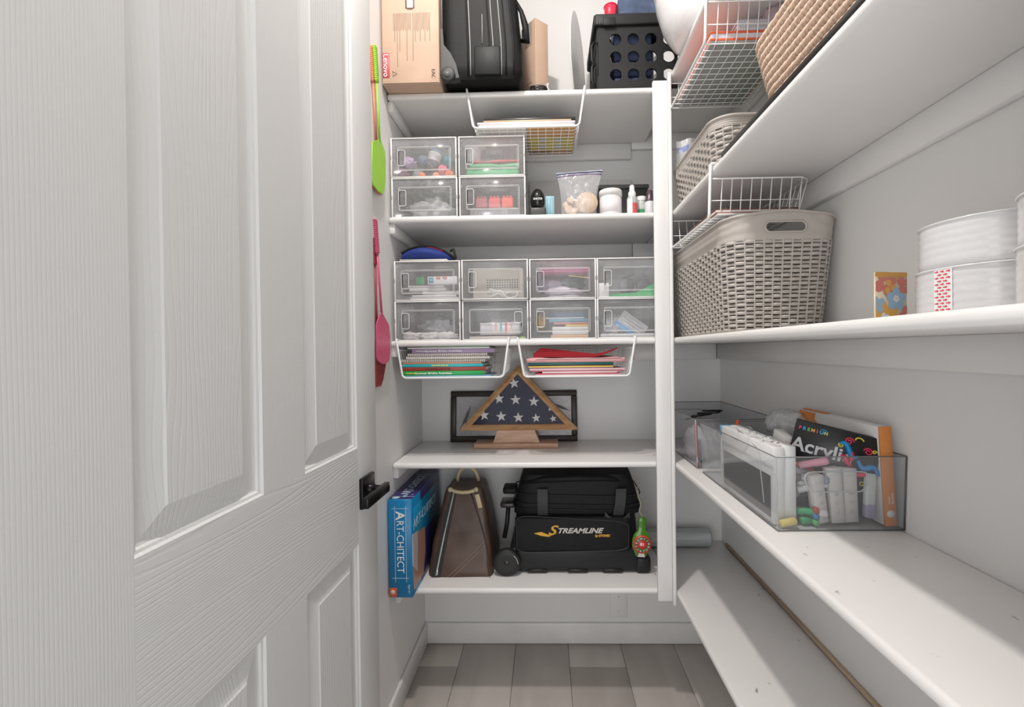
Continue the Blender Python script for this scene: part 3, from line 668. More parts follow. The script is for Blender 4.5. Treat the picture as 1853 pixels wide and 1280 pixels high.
xr0 = at(963, 650, Y=yb).x
def fn(u, v, o=0):
    x = u * .275; up = .033 * (1 - u) ** 1.0 * min(1, u * 8 + .3) + (.030 * max(0, (u - .72) / .28) ** 1.5) + .002; return (x + .004 * sin(9 * v), v * .12, up * (1 - .35 * v) - o + .0035 * sin(u * 17 + v * 4) * (1 if o == 0 else .7) * v)
mb.grid(lambda u, v: fn(u, v), 40, 12); mb.grid(lambda u, v: fn(u, v, .003 + .030 * (1 - u) * (1 - v * .5)), 40, 12)
mb.grid(lambda u, v: tuple(Vector(fn(u, 0)) * (1 - v) + Vector(fn(u, 0, .003 + .030 * (1 - u))) * v), 40, 1)
solo('felt_piece', mb, red, 'crumpled dark red felt lying on top in the right wire basket', 'felt', (xr0 + .004, yb + .004, z + .0165))
# basket under the topmost shelf
zb = ZT[1] - .122 + .0025; yb = D + .012
def X(px, Y=None): return at(px, 220, Y=Y or yb).x
t = thing('paper_sheaf', 'sheaf of printed pages seen through the bottom of the top wire basket', 'papers', (X(863), yb, zb)); wL = X(1042) - X(863)
part('white_pages', MB().rbox((0, 0, 0), (wL * .495, .2, .003), .0005, 1), C('page_cream', (.70, .69, .65)), t)
part('printed_page', MB().rbox((wL * .505, 0, -.0002), (wL, .2, .003), .0005, 1), C('page_orange', (.60, .33, .13)), t)
part('yellow_band', MB().box((wL * .51, .06, -.0008), (wL * .99, .165, -.0003)), C('page_yellow', (.62, .48, .10)), t)
part('dark_band', MB().box((wL * .52, .176, -.0008), (wL * .75, .188, -.0003)), C('page_dark', (.08, .06, .05)), t)
for i in range(2):
    for j in range(2): part('photo_square', MB().box((wL * (.64 + .16 * i), .070 + .05 * j, -.0014), (wL * (.70 + .17 * i), .098 + .05 * j, -.0009)), C('page_blue', (.45, .48, .58)), t)
z = zb + .004
for i, (c, hh, xa, xb, lb_) in enumerate((((.66, .64, .70), .010, 866, 1040, 'thick lilac white paper stack in the top wire basket'), ((.70, .56, .52), .003, 868, 1036, 'thin pinkish folder on the lilac paper stack'), ((.64, .62, .68), .008, 863, 1041, 'second lilac paper stack above the pinkish folder'), ((.55, .33, .18), .003, 875, 1030, 'thin brown envelope in the top wire basket'), ((.72, .60, .42), .0035, 874, 1034, 'cream manila folder above the brown envelope'), ((.035, .033, .032), .008, 875, 1042, 'black binder lying on top of the manila folder'))):
    book(lb_, X(xa), X(xb), z, z + hh, yb + .002 * i, .19, c, False, group='papers in the top wire basket', name='folder'); z += hh + .0003
# ============================================================= upper back shelf, small goods
T2 = ZT[2]
dkp = C('gloss_black', (.012, .012, .012), .12)
q = at(973, 388, Y=D + .035)
t = thing('pencil_sharpener', 'glossy black electric pencil sharpener beside the clear drawers', 'sharpener', (q.x, D + .06, T2))
part('foot', MB().rbox((-.025, -.035, 0), (.027, .05, .030), .004, 2), C('grey_black', (.07, .07, .07), .35), t)
part('housing', MB().lathe([(0, 0)] + [(.0255 * sin(pi * k / 12), .04 * (1 - cos(pi * k / 12))) for k in range(1, 12)] + [(0, .08)], 24, T(0, 0, .022), sy=1.3), dkp, t)
part('pencil_port', MB().lathe([(.0, .0), (.0035, 0), (.0035, .002), (.0055, .003), (.0055, 0)], 16, T(0, -.0255, .078) @ RX(pi / 2 - .4)), C('port_grey', (.35, .33, .30), .3, metal=1), t)
text('XACTO', .0085, wl, t, T(.001, -.0345, .058) @ FACE, bold=.0003)
a = at(989, 385, Y=D + .1); t_ = MB().rbox((0, 0, 0), (.030, .05, .088), .001, 1)
t = thing('small_box', 'pale blue narrow box behind the black sharpener', 'box', (a.x - .003, D + .09, T2)); part('carton', t_, C('box_blue', (.32, .55, .62), .5), t)
for k in range(3): part('printed_stripe', MB().box((.005 + .009 * k, -.0006, .006), (.009 + .009 * k, 0, .082)), C('box_blue_d', (.26, .46, .55)), t)
# zip bag with wooden rounds
bx = at(1048, 388, Y=D + .06).x
t = thing('zip_bag', 'open clear zip bag holding wooden discs', 'bag', (bx, D + .055, T2))
bagf = clear('bag_film', (.93, .93, .95), .20, .08, .22)
def bag(u, v, s):
    w = .058 + .020 * v - .006 * sin(pi * v); x = (u * 2 - 1) * w; e = (1 - abs(2 * u - 1) ** 3)
    return (x - .002 + .004 * v, s * (.034 * e * (1 - v) ** .6 + .0008) + .007 * e * NZ.noise(Vector((u * 9, v * 9, s))), .003 + v * (.150 + .008 * u))
part('bag_film', MB().grid(lambda u, v: bag(u, v, -1), 24, 24).grid(lambda u, v: bag(u, v, 1), 24, 24), bagf, t)
part('zip_strip', MB().tube([bag(k / 10, .955, -1) for k in range(11)], .0022, 6), C('zip_blue', (.05, .08, .20), .3), t)
part('zip_strip', MB().tube([bag(k / 10, .90, -1) for k in range(11)], .0020, 6), C('zip_violet', (.20, .12, .24), .3), t)
discm = wood('birch', (.72, .56, .42), (.60, .45, .32), (30, 30, 5)); 
for i, (dx, dy, dz, r, ax, ay) in enumerate(((.024, -.020, .040, .036, 1.45, .1), (.008, .006, .020, .019, 1.2, .5), (-.034, -.004, .022, .016, 1.2, .8), (-.020, -.010, .016, .014, .9, -.5), (-.040, .006, .040, .015, 1.3, .4), (-.012, .010, .044, .016, 1.5, -.4), (-.028, .002, .056, .013, 1.0, .2), (.030, .010, .026, .020, 1.3, .1))):
    solo('wooden_disc', MB().lathe([(0, -.0025), (r, -.0025), (r + .0005, 0), (r, .0025), (0, .0025)], 24), discm, ['largest pale wooden disc facing front in the zip bag', 'mid-sized wooden disc behind the largest one', 'small leaning disc low at the left of the zip bag', 'small nearly flat disc at the bag bottom', 'small disc against the left side of the bag', 'upright small disc behind the others near the middle', 'topmost little wooden disc in the zip bag', 'rearmost mid-sized disc on the right of the bag'][i], 'disc', (bx + dx, D + .055 + dy, T2 + dz + .005), (ax, ay, 0), 'wooden discs in the zip bag')
def bottle(name, label, cat, px, Y, prof, m, cap, capm, lab=None, labm=None, g=None, n=28):
    t = thing(name, label, cat, (at(px, 385, Y=Y).x, Y, T2), (0, 0, 0), g)
    part('body', MB().lathe(prof, n), m, t); part('cap', MB().lathe(cap, n), capm, t)
    if lab: r, z0, z1 = lab; part('label_band', MB().lathe([(r, z0), (r + .0004, z0), (r + .0004, z1), (r, z1)], n, caps=False), labm, t)
    return t
wp_ = C('white_plastic', (.80, .785, .78), .3); off = C('offwhite_lid', (.82, .81, .79), .35)
bottle('lidded_jar', 'white lidded plastic jar right of the zip bag', 'jar', 1105, D + .06, [(0, 0), (.035, 0), (.0365, .003), (.0365, .068), (.034, .072)], wp_, [(.034, .069), (.0385, .069), (.0385, .086), (.037, .089), (0, .0895)], off, (.0366, .012, .060), C('label_pink', (.78, .74, .76), .4))
t = bottle('spray_bottle', 'clear spray bottle with red label and white cap', 'bottle', 1144, D + .045, [(0, 0), (.0165, 0), (.0175, .002), (.0175, .058), (.013, .066), (.010, .068)], clear('bottle_clear', (.88, .9, .9), .45, .1), [(.0125, .064), (.0125, .078), (.009, .082), (.008, .100), (.005, .103), (0, .103)], wp_)
part('red_label', MB().grid(lambda u, v: (.0179 * sin(-.1 + u * 1.3), -.0179 * cos(-.1 + u * 1.3), .004 + .036 * v), 8, 1), C('label_red', (.68, .10, .12), .4), t)
part('white_label', MB().grid(lambda u, v: (.0179 * sin(-1.3 + u * 1.15), -.0179 * cos(-1.3 + u * 1.15), .004 + .050 * v), 8, 1), wp_, t)
t = bottle('small_bottle', 'little bottle with green label just right of the spray bottle', 'bottle', 1160, D + .075, [(0, 0), (.0155, 0), (.016, .002), (.016, .055), (.013, .060)], clear('bottle_clear2', (.80, .84, .80), .6, .1), [(.0165, .058), (.0165, .072), (0, .073)], off)
part('green_label', MB().grid(lambda u, v: (.0163 * sin(-1.2 + u * 2.4), -.0163 * cos(-1.2 + u * 2.4), .006 + .022 * v), 10, 1), C('label_green', (.06, .32, .14), .4), t)
text('ALRES', .006, wl, t, T(0, -.0169, .012) @ FACE)
bottle('dark_bottle', 'bottle with dark purple cap and white label beside the post', 'bottle', 1176, D + .055, [(0, 0), (.0165, 0), (.0175, .002), (.0175, .046), (.015, .050)], C('bottle_label', (.70, .67, .70), .4), [(.016, .048), (.015, .062), (.0105, .070), (.0095, .086), (0, .087)], C('cap_purple', (.10, .06, .08), .2))
q0 = at(1083, 350, Y=1.76).x
t = thing('storage_case', 'long dark case lying behind the white jar and bottles', 'case', (q0, 1.76, T2)); part('case_body', MB().rbox((0, 0, 0), (P2 - q0 - .01, .07, .175), .006, 2), C('case_dark', (.06, .065, .06), .45), t); part('case_lid', MB().rbox((-.003, -.003, .175), (P2 - q0 - .007, .073, .190), .004, 2), C('case_lid', (.10, .10, .10), .4), t)
# blue pouch on the left top drawer
zt_ = ZT[3] + 2 * DRH + .004
a = at(729, 460, Y=1.56).x; b_ = at(822, 460, Y=1.56).x; wd = b_ - a
t = thing('zip_pouch', 'royal blue pouch with black zip on the top left of the eight drawers', 'pouch', (a, 1.515, zt_ + .006))
def fnb(u, v):
    th = 2 * pi * u; x = v * wd; pr = (sin(pi * min(1, v * 1.0) * .86 + .35)) ** .6 if v < .99 else .3; hgt_ = .052 * max(.12, pr) * (1 - .10 * v); yy = .055
    return (x, .055 + yy * cos(th) * max(.3, pr), hgt_ / 2 + hgt_ / 2 * sin(th) * (1 + .08 * NZ.noise(Vector((x * 40, th, 3)))))
part('pouch_body', MB().grid(fnb, 28, 24, True, True), C('royal_blue', (.012, .035, .22), .7), t)
part('zip_edge', MB().tube([(wd * v, .03, .052 * max(.12, sin(pi * v * .86 + .35) ** .6) * (1 - .10 * v) - .001) for v in [k / 14 for k in range(15)]], .0045, 6), C('strap_black', (.01, .01, .012), .7), t)
part('red_trim', MB().tube([(wd * v, .026, .052 * max(.12, sin(pi * v * .86 + .35) ** .6) * (1 - .10 * v) - .003) for v in [.5 + k / 30 for k in range(10)]], .003, 6), C('red_trim', (.35, .02, .06)), t)
part('strap', MB().tube([(wd - .008, .02, .03), (wd + .004, .015, .036), (wd + .008, .012, .018), (wd + .012, .01, .004), (wd + .002, .02, .001)], .0045, 6), C('strap_black', (.01, .01, .012)), t)
solo('paper_pad', MB().rbox((0, 0, 0), (.16, .1, .005), .001, 1), C('pad_cream', (.70, .67, .62)), 'cream paper pad between the blue pouch and the drawer', 'paper', (a + .004, 1.51, zt_ + .0003))
# ============================================================= topmost back shelf
T1 = ZT[1]; kraft = C('kraft', (.55, .385, .285), .75, noise=(14, .05, (1, 1, 1))); krd = C('kraft_dark', (.30, .20, .14), .8)
Yf = 1.432; x0 = at(691, 100, Y=Yf).x; x1 = at(795, 100, Y=Yf).x; w = x1 - x0
t = thing('cardboard_box', 'big brown cardboard computer box at the left end of the top shelf', 'box', (max(x0, XL + .003), Yf, T1)); w = x1 - max(x0, XL + .003)
part('carton', MB().rbox((0, 0, 0), (w, .38, .46), .003, 2), kraft, t)
part('bottom_flap', MB().rbox((.004, -.0015, .002), (w - .004, .002, .0025), .0005, 1), krd, t)
part('label_patch', MB().rbox((.002, -.001, .020), (.024, 0, .098), .0003, 1), C('label_dull_red', (.52, .07, .08), .5), t)
text('Lenovo', .024, wl, t, T(.0125, -.0015, .059) @ FACE @ RZ(-pi / 2))
ink = C('ink_brown', (.16, .10, .07), .7)
rng = random.Random(4); mb = MB()
for i in range(30):
    x = .038 + i * (w - .068) / 30 + (0 if i < 15 else .004); ln = rng.choice([.05, .06, .09, .12, .15, .17])
    if i % 2 == 0: ln = .055
    mb.box((x, -.0006, .222 - ln), (x + .0011, 0, .222))
part('small_print', mb, ink, t, kind='stuff')
tri = [(.030, .060), (.046, .060), (.038, .050)]
part('triangle_mark', MB().tube([(.034, -.0008, .024), (.034, -.0008, .040), (.047, -.0008, .032)], .0008, 4, True), ink, t)
for sgn in 'EAC': pass
text('EAC', .016, ink, t, T(w - .020, -.0012, .030) @ FACE @ RZ(-pi / 2), name='approval_mark')
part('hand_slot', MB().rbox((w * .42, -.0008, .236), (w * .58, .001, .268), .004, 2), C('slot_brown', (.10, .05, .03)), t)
part('handle_strap', MB().rbox((w * .45, -.006, .235), (w * .56, -.0008, .30), .003, 2), wp_, t)
# rolling suitcase seen from its side
Ys = 1.425
sc_ = lambda px, py, Y=Ys: (at(px, py, Y=Y).x, at(px, py, Y=Y).z)
xa = sc_(797, 80)[0]; xb = sc_(948, 120)[0]
t = thing('rolling_suitcase', 'black wheeled suitcase standing beside the cardboard box', 'suitcase', (xa + .003, Ys, T1 + .005)); W_ = xb - xa - .003
lea = C('black_nylon', (.006, .006, .006), .55, spec=.18, noise=(30, .3, (1, 1, 1)), bump=(90, .3, .001)); lea2 = C('black_panel', (.009, .010, .010), .5, spec=.2, bump=(60, .3, .001)); gpl = C('grey_bracket', (.04, .04, .04), .35); zipm = C('zip_grey', (.30, .30, .29), .35)
def prof_s(z):                                  # right outline leans inwards towards the top
    return W_ * (1 - .02 - .16 * max(0, z - .10) / .42)
body = MB()
def sfn(u, v):
    z = .004 + v * .52; a = u * 2 * pi; P = rr(1, 1, .12, 64)[int(u * 64) % 64][0]; wz = prof_s(z); f = min(1, .90 + v * 6) * min(1, .9 + (1 - v) * 5)
    return (wz * (.5 + P[0] * f), (.10 + P[1] * .20 * f), z)
body.grid(sfn, 64, 26, True, True); n0 = [sfn(k / 64, 0) for k in range(64)]; n1 = [sfn(k / 64, 1) for k in range(64)]
body.add(n0 + n1, [tuple(range(63, -1, -1)), tuple(range(64, 128))])
part('shell', body, lea, t)
for f, m_, r in ((.36, zipm, .0016), (.645, zipm, .0015), (.745, zipm, .0015), (.33, lea, .003), (.60, lea, .0026), (.80, lea, .003), (.90, lea, .003)):
    part('zipper' if m_ is zipm else 'piping', MB().tube([(prof_s(z) * f, -.0012, z) for z in [.012 + k * .05 for k in range(11)]], r, 6), m_, t)
part('side_pocket', MB().rbox((W_ * .40, -.006, .010), (W_ * .72, .002, .100), .004, 2), lea2, t)
part('pocket_seam', MB().tube([(W_ * .50, -.002, .11), (W_ * .50, -.002, .20)], .0014, 5), zipm, t)
part('trolley_rail', MB().rbox((-.001, -.004, .14), (.006, .004, .52), .002, 2), gpl, t)
br = [(0, .0), (0, .155), (.006, .155), (.009, .105), (.030, .078), (.046, .045), (.056, .002), (.045, -.0)]
part('corner_bracket', MB().prism(br, -.008, .02), gpl, t)
wc = (.022, -.014, .006)
wt = part('wheel', MB().lathe([(.006, -.009), (.019, -.009), (.023, -.006), (.023, .006), (.019, .009), (.006, .009)], 28, T(*wc) @ RX(pi / 2)), C('rubber', (.02, .02, .02), .55), t)
part('wheel_hub', MB().lathe([(0, -.011), (.010, -.011), (.010, .011), (0, .0115)], 20, T(*wc) @ RX(pi / 2)), C('hub_grey', (.12, .12, .12), .3), wt)
part('wheel_axle', MB().lathe([(0, .0), (.003, .0), (.003, .013), (0, .014)], 12, T(*wc) @ RX(pi / 2)), C('steel', (.7, .7, .7), .2, metal=1), wt)
part('carry_handle', MB().tube([(prof_s(.25) - .006, .02, .255), (prof_s(.2) + .008, .012, .215), (prof_s(.17) + .018, .008, .165), (prof_s(.13) + .016, .008, .118), (prof_s(.1) - .004, .014, .125)], [.006, .007, .011, .013, .006], 8), lea, t)
# tall narrow carton in the corner of the view
c_ = at(970, 150, Y=1.68)
t = thing('cardboard_box', 'tall narrow brown carton standing behind the suitcase', 'box', (c_.x, 1.635, T1), (0, 0, radians(40)))
part('carton', MB().rbox((0, 0, 0), (.060, .082, .345), .002, 2), kraft, t)
part('packing_tape', MB().rbox((-.0006, .02, .26), (0, .06, .345), .0003, 1), clear('tape', (.85, .8, .72), .25, .08), t)
t2c = MB()
for i in range(6): t2c.box((-.0008, .022 + .002 * i, .125 - .012 * i), (-.0002, .066 - .003 * (i % 3), .1262 - .012 * i))
part('handwriting', t2c, ink, t, kind='stuff')
q = at(974, 158, Y=1.53)
cb = C('cable_black', (.015, .015, .016), .35)
t = thing('cable_coil', 'coiled black cable with a white tie at the shelf edge', 'cable', (q.x, 1.53, T1 + .004))
part('coil', MB().tube([((.026 + .003 * sin(a * 1.7)) * cos(a), .020 * sin(a), .014 + .012 * sin(a * 1.13 + 1) ) for a in [k * pi / 9 for k in range(95)]], .003, 6), cb, t)
part('plug', MB().rbox((-.045, -.012, .0), (-.022, .006, .018), .004, 2), cb, t)
part('twist_tie', MB().tube([(.024, -.01, .030), (.034, -.012, .036), (.030, -.016, .022), (.036, -.014, .012)], .0022, 6), wp_, t)
# black crate with round holes
Yc = 1.50; tl = at(1084, 30, Y=Yc); bl_ = at(1081, 158, Y=Yc); brx = .50; cw = .0590 ; holes_x = at(1114, 104, Y=Yc).x; hz0 = at(1115, 136, Y=Yc).z
t = thing('plastic_crate', 'black plastic crate pierced with round holes on the top shelf', 'crate', (bl_.x, Yc, T1 + .0005)); bk_ = C('crate_black', (.012, .012, .012), .5, spec=.35, bump=(80, .1, .0005))
px_ = holes_x - bl_.x; pz_ = hz0 - T1
sp = at(1146, 101, Y=Yc).x - holes_x; szp = at(1114, 104, Y=Yc).z - at(1115, 136, Y=Yc).z
CWd = min(px_ + 3 * sp + sp * .62, P2 - .014 - bl_.x); CH = .245; NX_ = 4
sq_ = min(sp, szp); ax0 = px_ - sp / 2; az0 = pz_ - szp / 2
mb = MB()
def holes(nx, nz, cx_, cz_, cw_, ch_, r, y0, y1, n=32):
    mb = MB()
    for i in range(nx):
        for j in range(nz):
            X0, Z0 = cx_ + (i + .5) * cw_, cz_ + (j + .5) * ch_; ci = []; sq = []
            for k in range(n):
                a = 2 * pi * k / n + pi / 4; ci.append((X0 + r * cos(a), y0, Z0 + r * sin(a))); m_ = max(abs(cos(a)), abs(sin(a)))
                sq.append((X0 + cw_ / 2 * cos(a) / m_, y0, Z0 + ch_ / 2 * sin(a) / m_))
            vs = ci + sq + [(v[0], y1, v[2]) for v in ci]
            mb.add(vs, [(k, (k + 1) % n, n + (k + 1) % n, n + k) for k in range(n)] + [(k, (k + 1) % n, 2 * n + (k + 1) % n, 2 * n + k) for k in range(n)])
    return mb
part('pierced_front', holes(4, 3, ax0, az0, sp, szp, .0192, 0, .006), bk_, t)
mb = MB(); mb.box((.004, 0, .004), (ax0, .004, CH)); mb.box((ax0 + 4 * sp - .001, 0, .004), (max(CWd, ax0 + 4 * sp), .004, CH)); mb.box((ax0, 0, .004), (ax0 + 4 * sp, .004, az0)); mb.box((ax0, 0, az0 + 3 * szp), (ax0 + 4 * sp, .004, CH))
part('front_margin', mb, bk_, t)
part('base', MB().rbox((0, -.004, 0), (CWd, .24, .008), .003, 2), bk_, t)
mb = MB(); mb.rbox((-.006, -.010, CH - .036), (CWd + .006, .004, CH), .004, 2); mb.rbox((-.006, .232, CH - .036), (CWd + .006, .246, CH), .004, 2); mb.rbox((-.010, -.006, CH - .036), (.004, .242, CH), .004, 2); mb.rbox((CWd - .004, -.006, CH - .036), (CWd + .010, .242, CH), .004, 2)
part('top_rim', mb, bk_, t)
part('front_lip', MB().rbox((.02, -.014, CH - .040), (.060, -.008, CH - .014), .004, 2), bk_, t)
mb = MB(); mb.box((0, .004, .004), (.004, .236, .05)); mb.box((0, .004, .16), (.004, .236, CH))
part('side_wall', mb, bk_, t)
for k in range(6): part('side_bar', MB().rbox((-.001, .008 + .042 * k, .045), (.005, .020 + .042 * k, .165), .002, 1), bk_, t)
for k in range(2): part('side_handle', MB().tube([(-.004, .03, .18 - .07 * k), (-.014, .03, .165 - .07 * k), (-.014, .03, .12 - .07 * k), (-.004, .03, .10 - .07 * k)], .005, 6), bk_, t)
part('back_wall', MB().box((0, .234, .004), (CWd, .238, CH)), bk_, t); part('side_wall', MB().box((CWd - .004, .004, .004), (CWd, .234, CH)), bk_, t)
bx0 = bl_.x
den = C('denim', (.030, .045, .10), .8, noise=(20, .25, (1, 1, 1)), bump=(40, .4, .003))
for i in range(4): solo('folded_cloth', slab(.122, .19, .045, .008, 14, i + 40), den, ['lowest', 'second lowest', 'second highest', 'highest'][i] + ' folded navy cloth behind the crate holes', 'cloth', (bx0 + .060, Yc + .02, T1 + .012 + .050 * i), group='folded navy cloths in the crate')
t = thing('jeans', 'folded blue jeans sticking out of the top of the black crate', 'jeans', (bx0 + .075, Yc + .02, T1 + .225)); part('fold', slab(.14, .18, .10, .02, 9, 77), C('denim_light', (.06, .085, .15), .85, noise=(26, .3, (1, 1, 1)), bump=(60, .5, .003)), t)
solo('wool_ball', blob(.025, .03, .035, .12, 3, 24, 3), C('tan', (.62, .42, .30), .8), 'tan soft ball showing through the left middle crate hole', 'ball', (bx0 + .030, Yc + .045, T1 + .085))
solo('brown_cushion', blob(.028, .05, .040, .15, 3, 24, 8), C('umber', (.20, .15, .10), .6), 'brown bundle showing through the lower left crate hole', 'bundle', (bx0 + .031, Yc + .07, T1 + .009))
solo('brown_scarf', blob(.026, .06, .04, .15, 3, 24, 9), C('dark_umber', (.05, .03, .02), .8), 'dark brown scarf behind the upper left crate hole', 'scarf', (bx0 + .031, Yc + .075, T1 + .148))
solo('white_box', MB().rbox((0, 0, 0), (.030, .16, .15), .003, 2), C('white_card3', (.66, .66, .68), .6), 'white box behind the rightmost crate holes', 'box', (bx0 + .192, Yc + .03, T1 + .012))
t = thing('drinking_cup', 'small red cup standing in the black crate', 'cup', (at(1105, 10, Y=Yc + .03).x, Yc + .035, T1 + .235)); part('cup_body', MB().lathe([(.0, .0), (.016, 0), (.0215, .062), (.020, .064), (.0145, .003), (0, .003)], 24), C('red_cup', (.72, .02, .06), .35), t); part('cup_rim', MB().tube([(.0215 * cos(a), .0215 * sin(a), .063) for a in [2 * pi * k / 24 for k in range(24)]], .0016, 6, True), C('red_cup', (.7, .03, .06)), t)
pc = at(1072, 30, Y=1.63)
solo('oval_plate', MB().lathe([(0, 0), (.12, .0), (.170, .006), (.175, .010), (.171, .011), (.12, .004), (0, .004)], 40), C('plate_white', (.80, .78, .75), .3), 'large white plate leaning upright left of the black crate', 'plate', (.122, 1.668, T1 + .176), (pi / 2, 0, radians(77)))

q0 = at(958, 329, Y=1.835)
solo('white_board', MB().rbox((0, 0, 0), (P2 - q0.x - .06, .006, q0.z - ZT[2]), .002, 1), white, 'long plain white board leaning on the wall behind the bottles', 'board', (q0.x, 1.834, ZT[2]))
# ============================================================= right shelves: baskets
taupe = C('taupe_plastic', (.47, .43, .39), .45, bump=(120, .15, .0005))
t = thing('wicker_hamper', 'large taupe plastic wicker hamper with oval handle hole on the right shelf', 'basket', (.566, 1.345, ZT[3]))
wicker(t, .232, .475, .272, .530, .272, .055, taupe, band=.052, handle=(.0475, .0125, .247))
t = thing('wicker_basket', 'smaller taupe wicker basket at the far end of the second right shelf', 'basket', (.560, 1.345, ZT[2]))
wicker(t, .235, .36, .268, .405, .135, .055, taupe, band=.020, bump_z=0)
solo('craft_mat', MB().rbox((-.05, -.13, 0), (.05, .10, .006), .002, 1), C('mat_green', (.10, .50, .12), .5), 'bright green mat lying across the top of the smaller wicker basket', 'mat', (.60, 1.30, ZT[2] + .1395))
t = thing('zip_bag', 'small clear bag with blue print sticking out of the smaller basket', 'bag', (.452, 1.46, ZT[2] + .100), (0, 0, 0)); 
part('bag_film', MB().grid(lambda u, v: (-.030 + .06 * u, .006 * sin(7 * u) + .004 * cos(5 * v), .115 * v + .012 * u), 14, 14), film, t)
part('blue_print', MB().grid(lambda u, v: (-.028 + .05 * u, -.003 + .006 * sin(7 * u), .075 + .018 * v + .012 * u), 12, 2), clear('print_blue', (.25, .32, .62), .75, .1), t)
# rope basket
rope = C('jute', (.63, .47, .36), .85, noise=(120, .15, (1, 1, 1)), bump=(400, .3, .0006))
t = thing('rope_basket', 'beige woven rope basket on the black tray, second right shelf', 'basket', (.568, .79, ZT[2] + .0145))
mb = MB(); z = .008; row = 0; RP = .0150
while z < .165:
    f = z / .165; P = rr(.205 + .05 * f, .36 + .06 * f, .075, 420)
    for s_ in (0, 1):
        pts = []
        for i, (p, nn) in enumerate(P):
            a = 2 * pi * i / 7 + s_ * pi + row * .9; o = .0032 * cos(a); pts.append((p[0] + nn[0] * o, p[1] + nn[1] * o, z + .0034 * sin(a)))
        mb.tube(pts, .0046, 5, True)
    z += RP; row += 1
part('rope_coils', mb, rope, t, kind='stuff')
mb = MB(); P = rr(.195, .35, .07, 60); Q = rr(.245, .41, .07, 60)
mb.add([(p[0], p[1], .002) for p, _ in P] + [(p[0], p[1], .160) for p, _ in Q], [tuple(range(59, -1, -1))] + [(i, (i + 1) % 60, 60 + (i + 1) % 60, 60 + i) for i in range(60)])
part('inner_wall', mb, rope, t)
ball((.53, .83, ZT[2] + .125), .035, C('teal2', (.02, .25, .28), .8), 'teal yarn ball lying in the rope basket', g='lone balls')
t = thing('serving_tray', 'thin black tray under the rope basket at the shelf edge', 'tray', (P2 + .0025, .70, ZT[2])); part('tray_base', MB().rbox((0, -.17, 0), (.285, .372, .004), .002, 1), C('tray_black', (.02, .018, .017), .4), t)
for a_, b_ in (((0, -.17, .0), (.004, .372, .0125)), ((.281, -.17, 0), (.285, .372, .0125)), ((.0, .368, 0), (.285, .372, .0125)), ((.0, -.17, 0), (.285, -.166, .0125))): part('tray_lip', MB().rbox(a_, b_, .0015, 1), C('tray_black', (.02, .018, .017), .4), t)
# top right wire basket contents
zb = 2.084 - .121 + .0025; org = C('orange_vinyl', (.80, .13, .03), .4)
def stack(xa, xb, ya, yb_, z, hh, m, label, cat, name, g=None, r=.001): return solo(name, MB().rbox((0, 0, 0), (xb - xa, yb_ - ya, hh), r, 1), m, label, cat, (xa, ya, z), group=g)
stack(.424, .625, 1.163, 1.45, zb, .010, C('page_grey', (.34, .33, .32)), 'white paper pad at the bottom of the orange binder basket', 'paper', 'paper_pad')
t = thing('ring_binder', 'orange binder with white pages in the highest right wire basket', 'binder', (.424, 1.163, zb + .0105)); part('cover', MB().rbox((0, 0, 0), (.212, .285, .006), .0015, 1).rbox((0, 0, .019), (.212, .285, .0235), .0015, 1), org, t); part('page_block', MB().box((.003, .003, .006), (.205, .282, .019)), C('page_lilac', (.68, .66, .72)), t)
for k in range(3):
    zz = zb + .035 + .0115 * k
    nb_ = book('white spiral notebook ' + ['directly on the orange binder', 'between two others above the orange binder', 'topmost above the orange binder'][k], .495, .640, zz, zz + .009, 1.165 + .004 * k, .24, (.60, .58, .68), True, 'spiral notebooks in the highest right basket', spiral=True, name='notebook')
solo('plastic_bag', blob(.032, .045, .028, .5, 3, 30, 51), clear('pink_film', (.80, .62, .66), .5, .12, .2), 'pinkish clear bag beside the spiral notebooks in the high basket', 'bag', (.600, 1.20, zb + .058))
# papers in lower right wire basket
zb = ZT[2] - .122 + .0025
for i, (c, hh, nm) in enumerate((((.62, .60, .58), .006, 'white booklet at the bottom of the basket above the hamper'), ((.30, .13, .08), .004, 'brown folder between booklets above the hamper'), ((.70, .66, .64), .006, 'pale booklet on the brown folder above the hamper'), ((.16, .06, .04), .005, 'dark red book topmost in the basket above the hamper'))):
    xa = .424; stack(xa, .610 + .006 * i, 1.125 + .005 * i, 1.42 - .02 * i, zb, hh, C('bk_%d' % i, c, .5), nm, 'book', 'booklet', 'booklets in the basket above the hamper'); zb += hh + .0004
# bowl
bw = clear('frosted_bowl', (.88, .87, .87), .86, .15, .1)
t = thing('mixing_bowl', 'big translucent white bowl overhanging the highest right shelf', 'bowl', (.480, 1.325, 2.0845))
part('bowl_wall', MB().lathe([(0, 0), (.085, 0), (.105, .012), (.128, .05), (.146, .11), (.156, .18), (.153, .18), (.143, .11), (.125, .051), (.102, .014), (.0, .004)], 56), bw, t)
part('bowl_rim', MB().tube([(.157 * cos(a), .157 * sin(a), .181) for a in [2 * pi * k / 48 for k in range(48)]], .003, 6, True), bw, t)
